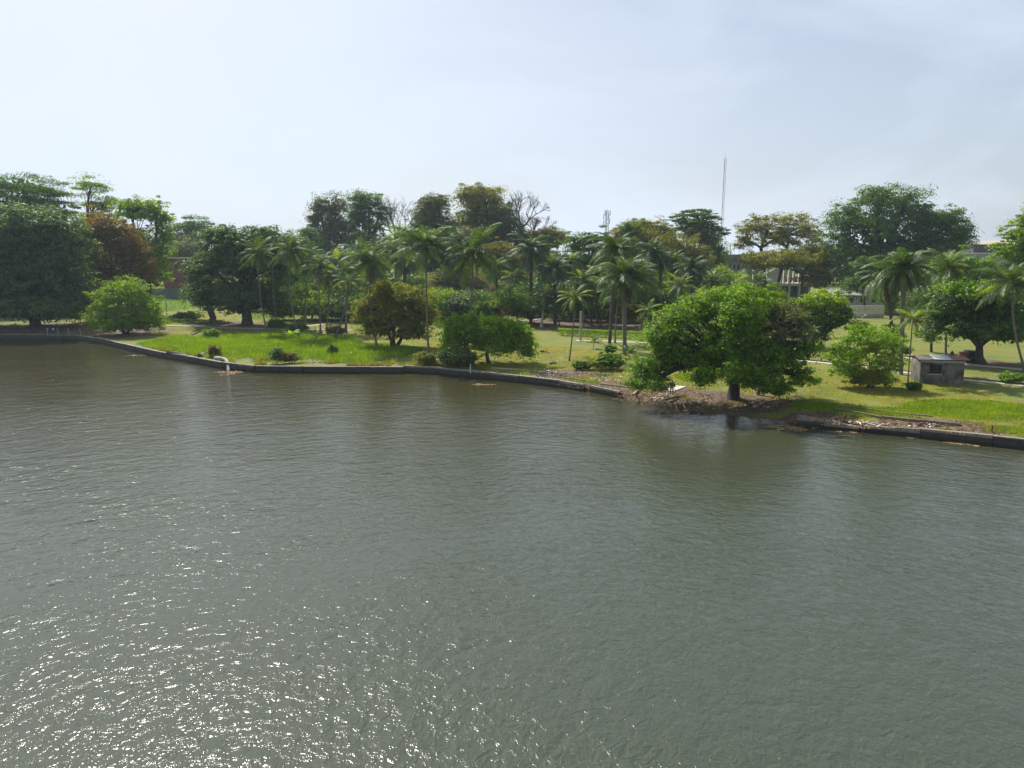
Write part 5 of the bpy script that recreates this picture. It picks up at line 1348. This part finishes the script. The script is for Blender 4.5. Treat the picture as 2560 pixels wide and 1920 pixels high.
def log(px0, py0, px1, py1, r0, r1, label, mat='log', lift=.12, name='log'):
    a_, b_ = gp(px0, py0), gp(px1, py1); mid = (a_ + b_) / 2 + np.array((0, .1, .08))
    mb = MB(); mb.tube([np.zeros(3) + (0, 0, lift), mid - a_ + (0, 0, lift), b_ - a_ + (0, 0, lift)], [r0, (r0 + r1) / 2, r1], 8)
    for i in range(3):
        q = (b_ - a_) * random.uniform(.3, .8) + (0, 0, lift); mb.tube([q, q + np.array((random.uniform(-.4, .4), random.uniform(-.2, .2), random.uniform(.3, .6)))], [r1 * .5, .02], 4)
    tag(mb.build(name, M[mat], None, smooth=True, loc=tuple(a_)), label, 'log')
log(420, 884, 470, 890, .35, .14, 'grey driftwood log lying behind the left seawall')
log(500, 893, 520, 882, .4, .15, 'gnarled stump leaning by the dry reddish bush')
log(480, 838, 505, 828, .18, .08, 'fallen grey branch on the dirt patch by the bright low bush')
log(1583, 990, 1605, 974, .14, .12, 'pale plank-like log slanting on the muddy bank', 'leaf_lit_a')
log(1352, 880, 1375, 884, .16, .05, 'dark fallen branch piece on the lawn right of the low wide tree')
log(1375, 911, 1392, 910, .14, .08, 'small dark stump on the lawn edge of the tree shade')
log(1655, 1005, 1712, 992, .14, .09, 'dark branch lying beside the paved slab under the shore tree')
# fallen palm leaf ridge on the stone path, bench block at the slab
g = gp(1646, 976)
tag((lambda m_: (m_.box(-.9, .9, -.4, .4, -.1, .55, jit=.04), m_.build('stone_block', M['kerb'], None, loc=tuple(g)))[1])(MB()), 'dark stone block at the edge of the paved slab', 'block')

# ------------------------------------------------------------------ people
def person(px_, pyb, label, pose, shirt, trousers, h=1.7, rz=0.0, extra=None):
    g_ = gp(px_, pyb)
    s_ = h / 1.72
    if pose == 'stand':
        J = {'pel': (0, 0, .95, .13), 'spi': (0, .01, 1.15, .125), 'che': (0, .0, 1.36, .145), 'nek': (0, 0, 1.50, .055), 'hd1': (0, -.01, 1.58, .085), 'hd2': (0, -.01, 1.68, .075),
             'hL': (-.10, 0, .88, .10), 'kL': (-.12, -.02, .50, .065), 'aL': (-.12, .02, .09, .042), 'tL': (-.13, -.13, .04, .035),
             'hR': (.10, 0, .88, .10), 'kR': (.12, -.04, .50, .065), 'aR': (.13, 0, .09, .042), 'tR': (.15, -.14, .04, .035),
             'sL': (-.18, 0, 1.42, .065), 'eL': (-.24, .03, 1.15, .045), 'wL': (-.24, -.05, .92, .032), 'fL': (-.235, -.08, .82, .025),
             'sR': (.18, 0, 1.42, .065), 'eR': (.25, .02, 1.15, .045), 'wR': (.22, -.12, .95, .032), 'fR': (.20, -.17, .87, .025)}
    else:
        J = {'pel': (0, 0, .28, .14), 'spi': (0, -.03, .50, .125), 'che': (0, -.08, .70, .14), 'nek': (0, -.11, .83, .055), 'hd1': (0, -.13, .91, .085), 'hd2': (0, -.14, 1.01, .075),
             'hL': (-.10, -.05, .27, .10), 'kL': (-.17, -.45, .42, .065), 'aL': (-.15, -.62, .06, .042), 'tL': (-.15, -.76, .03, .035),
             'hR': (.10, -.05, .27, .10), 'kR': (.17, -.45, .44, .065), 'aR': (.15, -.60, .06, .042), 'tR': (.16, -.74, .03, .035),
             'sL': (-.18, -.08, .76, .065), 'eL': (-.24, -.22, .55, .045), 'wL': (-.16, -.42, .50, .032), 'fL': (-.13, -.49, .49, .025),
             'sR': (.18, -.08, .76, .065), 'eR': (.24, -.22, .55, .045), 'wR': (.16, -.42, .52, .032), 'fR': (.13, -.49, .51, .025)}
    E = [('pel', 'spi'), ('spi', 'che'), ('che', 'nek'), ('nek', 'hd1'), ('hd1', 'hd2'), ('pel', 'hL'), ('hL', 'kL'), ('kL', 'aL'), ('aL', 'tL'), ('pel', 'hR'), ('hR', 'kR'), ('kR', 'aR'), ('aR', 'tR'),
         ('che', 'sL'), ('sL', 'eL'), ('eL', 'wL'), ('wL', 'fL'), ('che', 'sR'), ('sR', 'eR'), ('eR', 'wR'), ('wR', 'fR')]
    J = dict(J)
    for sd in 'LR':                      # four fingers and a thumb, short unequal chains
        w = np.array(J['w' + sd][:3]); f = np.array(J['f' + sd][:3]); d = (f - w) / np.linalg.norm(f - w)
        side = np.array((1.0, 0, 0)) if abs(d[0]) < .8 else np.array((0, 1.0, 0))
        for q, (o_, L_) in enumerate([(-.027, .055), (-.009, .07), (.009, .066), (.027, .05)]):
            J[f'g{sd}{q}'] = (*(f + side * o_ + d * .02), .009); J[f'h{sd}{q}'] = (*(f + side * o_ + d * L_ + np.array((0, -.012, 0))), .007)
            E += [('f' + sd, f'g{sd}{q}'), (f'g{sd}{q}', f'h{sd}{q}')]
        J['th' + sd] = (*(w + d * .05 + side * -.045 + np.array((0, -.02, 0))), .010); E.append(('w' + sd, 'th' + sd))
    ks = list(J); me = bpy.data.meshes.new('tmp')
    me.from_pydata([(J[k][0] * s_, J[k][1] * s_, J[k][2] * s_) for k in ks], [(ks.index(a), ks.index(b_)) for a, b_ in E], [])
    t_ = bpy.data.objects.new('tmp', me); COL.objects.link(t_)
    sk = t_.modifiers.new('s', 'SKIN'); sk.use_smooth_shade = True
    for i, k in enumerate(ks):
        me.skin_vertices[0].data[i].radius = (J[k][3] * s_, J[k][3] * s_ * .9); me.skin_vertices[0].data[i].use_root = (k == 'pel')
    ss = t_.modifiers.new('u', 'SUBSURF'); ss.levels = 1; ss.render_levels = 1
    dg = bpy.context.evaluated_depsgraph_get(); bm_ = bpy.data.meshes.new_from_object(t_.evaluated_get(dg))
    bpy.data.objects.remove(t_)
    bm_.name = 'person'
    bm_.materials.clear()
    for m_ in ('skin', shirt, trousers, 'blackp'): bm_.materials.append(M[m_])
    for p in bm_.polygons:
        c_ = p.center / s_; x, y, z = c_
        if pose == 'stand':
            mi = 0
            if z > 1.70 or (z > 1.60 and y > .02): mi = 3
            elif z > 1.51: mi = 0
            elif z > .93 and abs(x) < .19: mi = 1
            elif abs(x) >= .17 and z > 1.18: mi = 1
            elif abs(x) >= .185 and z > .78: mi = 0
            elif z > .12: mi = 2
            else: mi = 3
        else:
            mi = 0
            if z > 1.03 or (z > .95 and y > -.08): mi = 3
            elif z > .86: mi = 0
            elif z > .33 and y > -.26 and abs(x) < .30: mi = 1
            elif z > .48 and y < -.3 and abs(x) < .2: mi = 0
            elif z > .09: mi = 2
            else: mi = 3
        p.material_index = mi; p.use_smooth = True
    o = bpy.data.objects.new('person', bm_); COL.objects.link(o); o.location = g_; o.rotation_euler = (0, 0, rz)
    return tag(o, label, 'person')
M['cl_blue'] = surf('cloth_blue', [(.3, (.16, .20, .45)), (.7, (.22, .27, .55))], 3, bump=0)
M['cl_white'] = surf('cloth_white', [(.3, (.50, .52, .55)), (.7, (.62, .64, .68))], 3, bump=0)
M['cl_dark'] = surf('cloth_dark', [(.3, (.02, .022, .03)), (.7, (.04, .042, .055))], 3, bump=0)
M['cl_navy'] = surf('cloth_navy', [(.3, (.04, .05, .10)), (.7, (.06, .075, .14))], 3, bump=0)
m, nd, lk = newmat('cloth_striped'); b = nd['Principled BSDF']; b.inputs['Roughness'].default_value = .9
tcs = nd.new('ShaderNodeTexCoord'); sp = nd.new('ShaderNodeSeparateXYZ'); lk.new(tcs.outputs['Object'], sp.inputs[0])
mm_ = nd.new('ShaderNodeMath'); mm_.operation = 'FRACT'; m2_ = nd.new('ShaderNodeMath'); m2_.operation = 'MULTIPLY'; m2_.inputs[1].default_value = 9.0
lk.new(sp.outputs[2], m2_.inputs[0]); lk.new(m2_.outputs[0], mm_.inputs[0])
rs_ = ramp(nd, [(.48, (.55, .55, .68)), (.52, (.14, .14, .26))]); lk.new(mm_.outputs[0], rs_.inputs['Fac']); lk.new(rs_.outputs['Color'], b.inputs['Base Color']); M['cl_stripe'] = m
person(1679, 988, 'person in striped shirt standing by the paved slab under the shore tree', 'stand', 'cl_stripe', 'cl_dark', 1.72, R(160))
person(120, 831, 'person in blue shirt sitting near the left seawall', 'sit', 'cl_blue', 'cl_dark', 1.7, R(20))
person(135, 831, 'person in white shirt sitting near the left seawall', 'sit', 'cl_white', 'cl_navy', 1.7, R(-10))
person(86, 832, 'person in faded clothes crouching left of the one in blue', 'sit', 'cl_navy', 'cl_dark', 1.6, R(70))
person(386, 826, 'dark-clothed person standing on the left path, nearer the bushy tree', 'stand', 'cl_dark', 'cl_dark', 1.72, R(10))
person(399, 826, 'person in navy standing on the left path, nearer the lamp post', 'stand', 'cl_navy', 'cl_dark', 1.75, R(-20))
person(2378, 905, 'person in dark clothes standing behind the hut', 'stand', 'cl_dark', 'cl_dark', 1.7, R(0))
# wooden stake beside the standing person
post('wooden_stake', 1665, 975, 955, .05, 'bark', 'short wooden stake just left of the person in the striped shirt', 'stake')
# low shaded wall and bench behind the sitting people
wl_ = strip('low_wall', [(-200, 829), (0, 830), (80, 830)], .3, .5, M['conc_dark'], 'low dark wall in the deep shade at the far left', 'wall')

# ------------------------------------------------------------------ grass
def blades(name, n, pick, hgt, wid, mat, label, lean=.35):
    x = np.empty(0); y = np.empty(0); w_ = np.empty(0)
    X_, Y_ = pick(n)
    z = ground(X_, Y_)
    k = len(X_)
    a = rng.random(k) * 6.283
    hh = hgt * rng.uniform(.5, 1.3, k); ww = wid * rng.uniform(.7, 1.3, k)
    B_ = np.stack([np.cos(a) * ww, np.sin(a) * ww, np.zeros(k)], 1)
    P0 = np.stack([X_, Y_, z - .03], 1)
    tip = P0 + np.stack([rng.normal(0, lean, k) * hh, rng.normal(0, lean, k) * hh, hh], 1)
    V = np.stack([P0 - B_ * .5, P0 + B_ * .5, tip], 1).reshape(-1, 3)
    F = np.arange(k * 3).reshape(k, 3)
    return tag(npobj(name, V, F, M[mat]), label, None, None, 'stuff')
def pick_zone(blobs, soft=.25, thr=.35, edge=.4):
    def f(n):
        xs_, ys_ = [], []
        A = [blob_world(*b_[:4]) for b_ in blobs]; tot = sum(a[2] * a[3] for a in A)
        for a, b_ in zip(A, blobs):
            k = int(n * a[2] * a[3] / tot); th_ = rng.random(k) * 6.283; r_ = np.sqrt(rng.random(k)) * 1.05
            xs_.append(a[0] + np.cos(th_) * r_ * a[2]); ys_.append(a[1] + np.sin(th_) * r_ * a[3])
        x, y = np.concatenate(xs_), np.concatenate(ys_)
        kp = (y - yshore(x) > edge) & (vnoise(x, y, 2.5, 4) > .12)
        return x[kp], y[kp]
    return f
blades('tall_grass', 60000, pick_zone(LUSH[:5] + LUSH[15:16], edge=1.1), .60, .10, 'grass_lush', 'tall bright green grass behind the left seawall')
blades('grass', 14000, pick_zone(LUSH[5:9], edge=1), .5, .16, 'grass_lush', 'rough green grass on the far left lawn')
blades('grass', 36000, pick_zone(LUSH[9:15] + LUSH[16:], edge=.7), .22, .07, 'grass_lush', 'green grass on the right lawn and near the wall')
def lawn(x0, y0, x1, y1, d0, d1):
    def f(n):
        x = rng.uniform(x0, x1, n); y = yshore(x) + d0 + (d1 - d0) * rng.random(n) ** 1.3
        L_ = mask(x, y, LITTER); kp = (L_ < .45) & (vnoise(x, y, 1.7, 6) > .25)
        return x[kp], y[kp]
    return f
xa_, xb_ = gp(1000, 930)[0], gp(2560, 1090)[0]
blades('grass', 120000, lawn(xa_, 0, xb_ + 8, 0, 1.6, 34), .14, .06, 'grass_dry', 'short patchy olive grass covering the park lawns')
blades('grass', 40000, lawn(-85, 0, xa_, 0, 12, 60), .16, .10, 'grass_dry', 'short dry grass around the left paths')

def near_wall(x0, x1, d0, d1, thr):
    def f(n):
        x = rng.uniform(x0, x1, n); y = yshore(x) + d0 + (d1 - d0) * rng.random(n) ** 1.5
        kp = vnoise(x, y, 1.6, 12) * .6 + vnoise(x, y, .5, 13) * .4 > thr
        return x[kp], y[kp]
    return f
blades('weeds', 30000, near_wall(gp(330, 880)[0], gp(1240, 930)[0], .5, 5.5, .62), .55, .08, 'lf_olive', 'ragged olive weeds in clumps along the left seawall', lean=.6)
blades('weeds', 26000, near_wall(gp(1240, 930)[0], gp(2560, 1090)[0] + 6, .8, 9, .66), .32, .06, 'lf_olive', 'ragged weeds in clumps on the right bank', lean=.6)
# ------------------------------------------------------------------ far wood closing the horizon
SHADE = [
 ((-170, 812), 150, [(-180, 640, 110, 110), (-150, 740, 100, 70)], 'lf_mango', 'unseen dark tree added beyond the left edge to shade the shore'),  # out of view, added to cast shade on the ground by the left wall
 ((1500, 816), 146, [(1440, 722, 60, 24), (1510, 715, 56, 24), (1580, 722, 60, 24)], 'lf_mango', 'high-crowned tree added behind the biggest bushy palm to shade the lawn'),  # high canopy added for more shade between hedge and lawn
 ((780, 806), 166, [(765, 735, 56, 36), (825, 742, 50, 34)], 'lf_deep', 'leafy tree behind the forked pair of palms on the path'),
 ((1045, 806), 168, [(1040, 745, 56, 34), (1090, 752, 44, 30)], 'lf_deep', 'leafy tree hidden behind the right half of the brown-green tree'),
 ((1180, 806), 166, [(1190, 752, 60, 30), (1130, 756, 50, 28)], 'lf_mango', 'dark leafy tree just above the low wide tree'),
 ((1480, 815), 150, [(1470, 735, 60, 26), (1520, 745, 56, 24), (1430, 750, 44, 22)], 'lf_mango', 'spreading dark tree shading the hedge left of the biggest bushy palm'),
 ((1600, 818), 152, [(1600, 745, 60, 28), (1650, 755, 50, 26)], 'lf_mango', 'spreading dark tree shading the hedge right of the biggest bushy palm'),
 ((1290, 815), 150, [(1280, 745, 56, 30), (1330, 755, 50, 28)], 'lf_deep', 'spreading tree shading the path right of the mauve flowering tree'),
 ((1400, 812), 148, [(1400, 765, 50, 24), (1360, 770, 40, 20)], 'lf_mango', 'low dark tree beside the bushy blue-green palm'),
 ((30, 800), 175, [(20, 740, 90, 50), (90, 760, 80, 40)], 'lf_mango', 'dark undergrowth tree behind the trunk of the huge dark tree'),
 ((200, 805), 172, [(180, 750, 60, 46), (225, 765, 40, 36)], 'lf_deep', 'dark undergrowth tree behind the rust-brown tree'),
 ((2255, 800), 176, [(2240, 755, 50, 34), (2290, 760, 40, 34)], 'lf_deep', 'bushy tree right of the cream building behind the palm pair'),
 ((2330, 812), 160, [(2330, 750, 60, 40), (2290, 775, 34, 26), (2370, 760, 40, 40)], 'lf_deep', 'dark bushy tree behind the tall pale-green coconut palm'),
 ((1975, 830), 140, [(1975, 800, 34, 26), (1950, 815, 26, 18)], 'lf_mango', 'shadowed bush between the big shore tree and the round tree'),
 ((2500, 860), 140, [(2540, 800, 60, 40), (2600, 790, 60, 60)], 'lf_deep', 'dark leafy tree behind the palm at the right edge'),
]
for bp_, Yd, bl, lf, lab in SHADE:
    T('shade_tree', bp_, Yd, bl, lf, lab, 'dark understorey trees', fork=.35)
def far_wood():
    Pn, Nn = [], []
    n = 26000
    x = rng.uniform(-330, 330, n); 
    y = 300 + rng.random(n) * 40
    top = 9 + 9 * vnoise(x, y * 0, 26, 3) + 4 * vnoise(x, y * 0, 7, 8)
    z = ground(x, y) + top * rng.random(n) ** .45
    V, F = leaf_quads(np.stack([x, y, z], 1), np.stack([rng.normal(0, .6, n), rng.normal(-.4, .6, n), rng.normal(.6, .5, n)], 1), 2.6, .8)
    o = npobj('far_woodland', V, F, M['lf_far']); tag(o, 'distant woodland closing the view behind the park', None, None, 'stuff')
far_wood()

# ------------------------------------------------------------------ haze
HAZE = .00017
hz, nd, lk = newmat('haze_air'); nd.clear()
ho_ = nd.new('ShaderNodeOutputMaterial'); vol = nd.new('ShaderNodeVolumePrincipled')
vol.inputs['Color'].default_value = (.68, .83, 1, 1); vol.inputs['Density'].default_value = HAZE; vol.inputs['Anisotropy'].default_value = .3
lk.new(vol.outputs[0], ho_.inputs['Volume'])
mb = MB(); mb.box(-880, 880, -40, 620, -2.6, 64)
hb = mb.build('haze', hz); tag(hb, None, None, None, 'stuff')
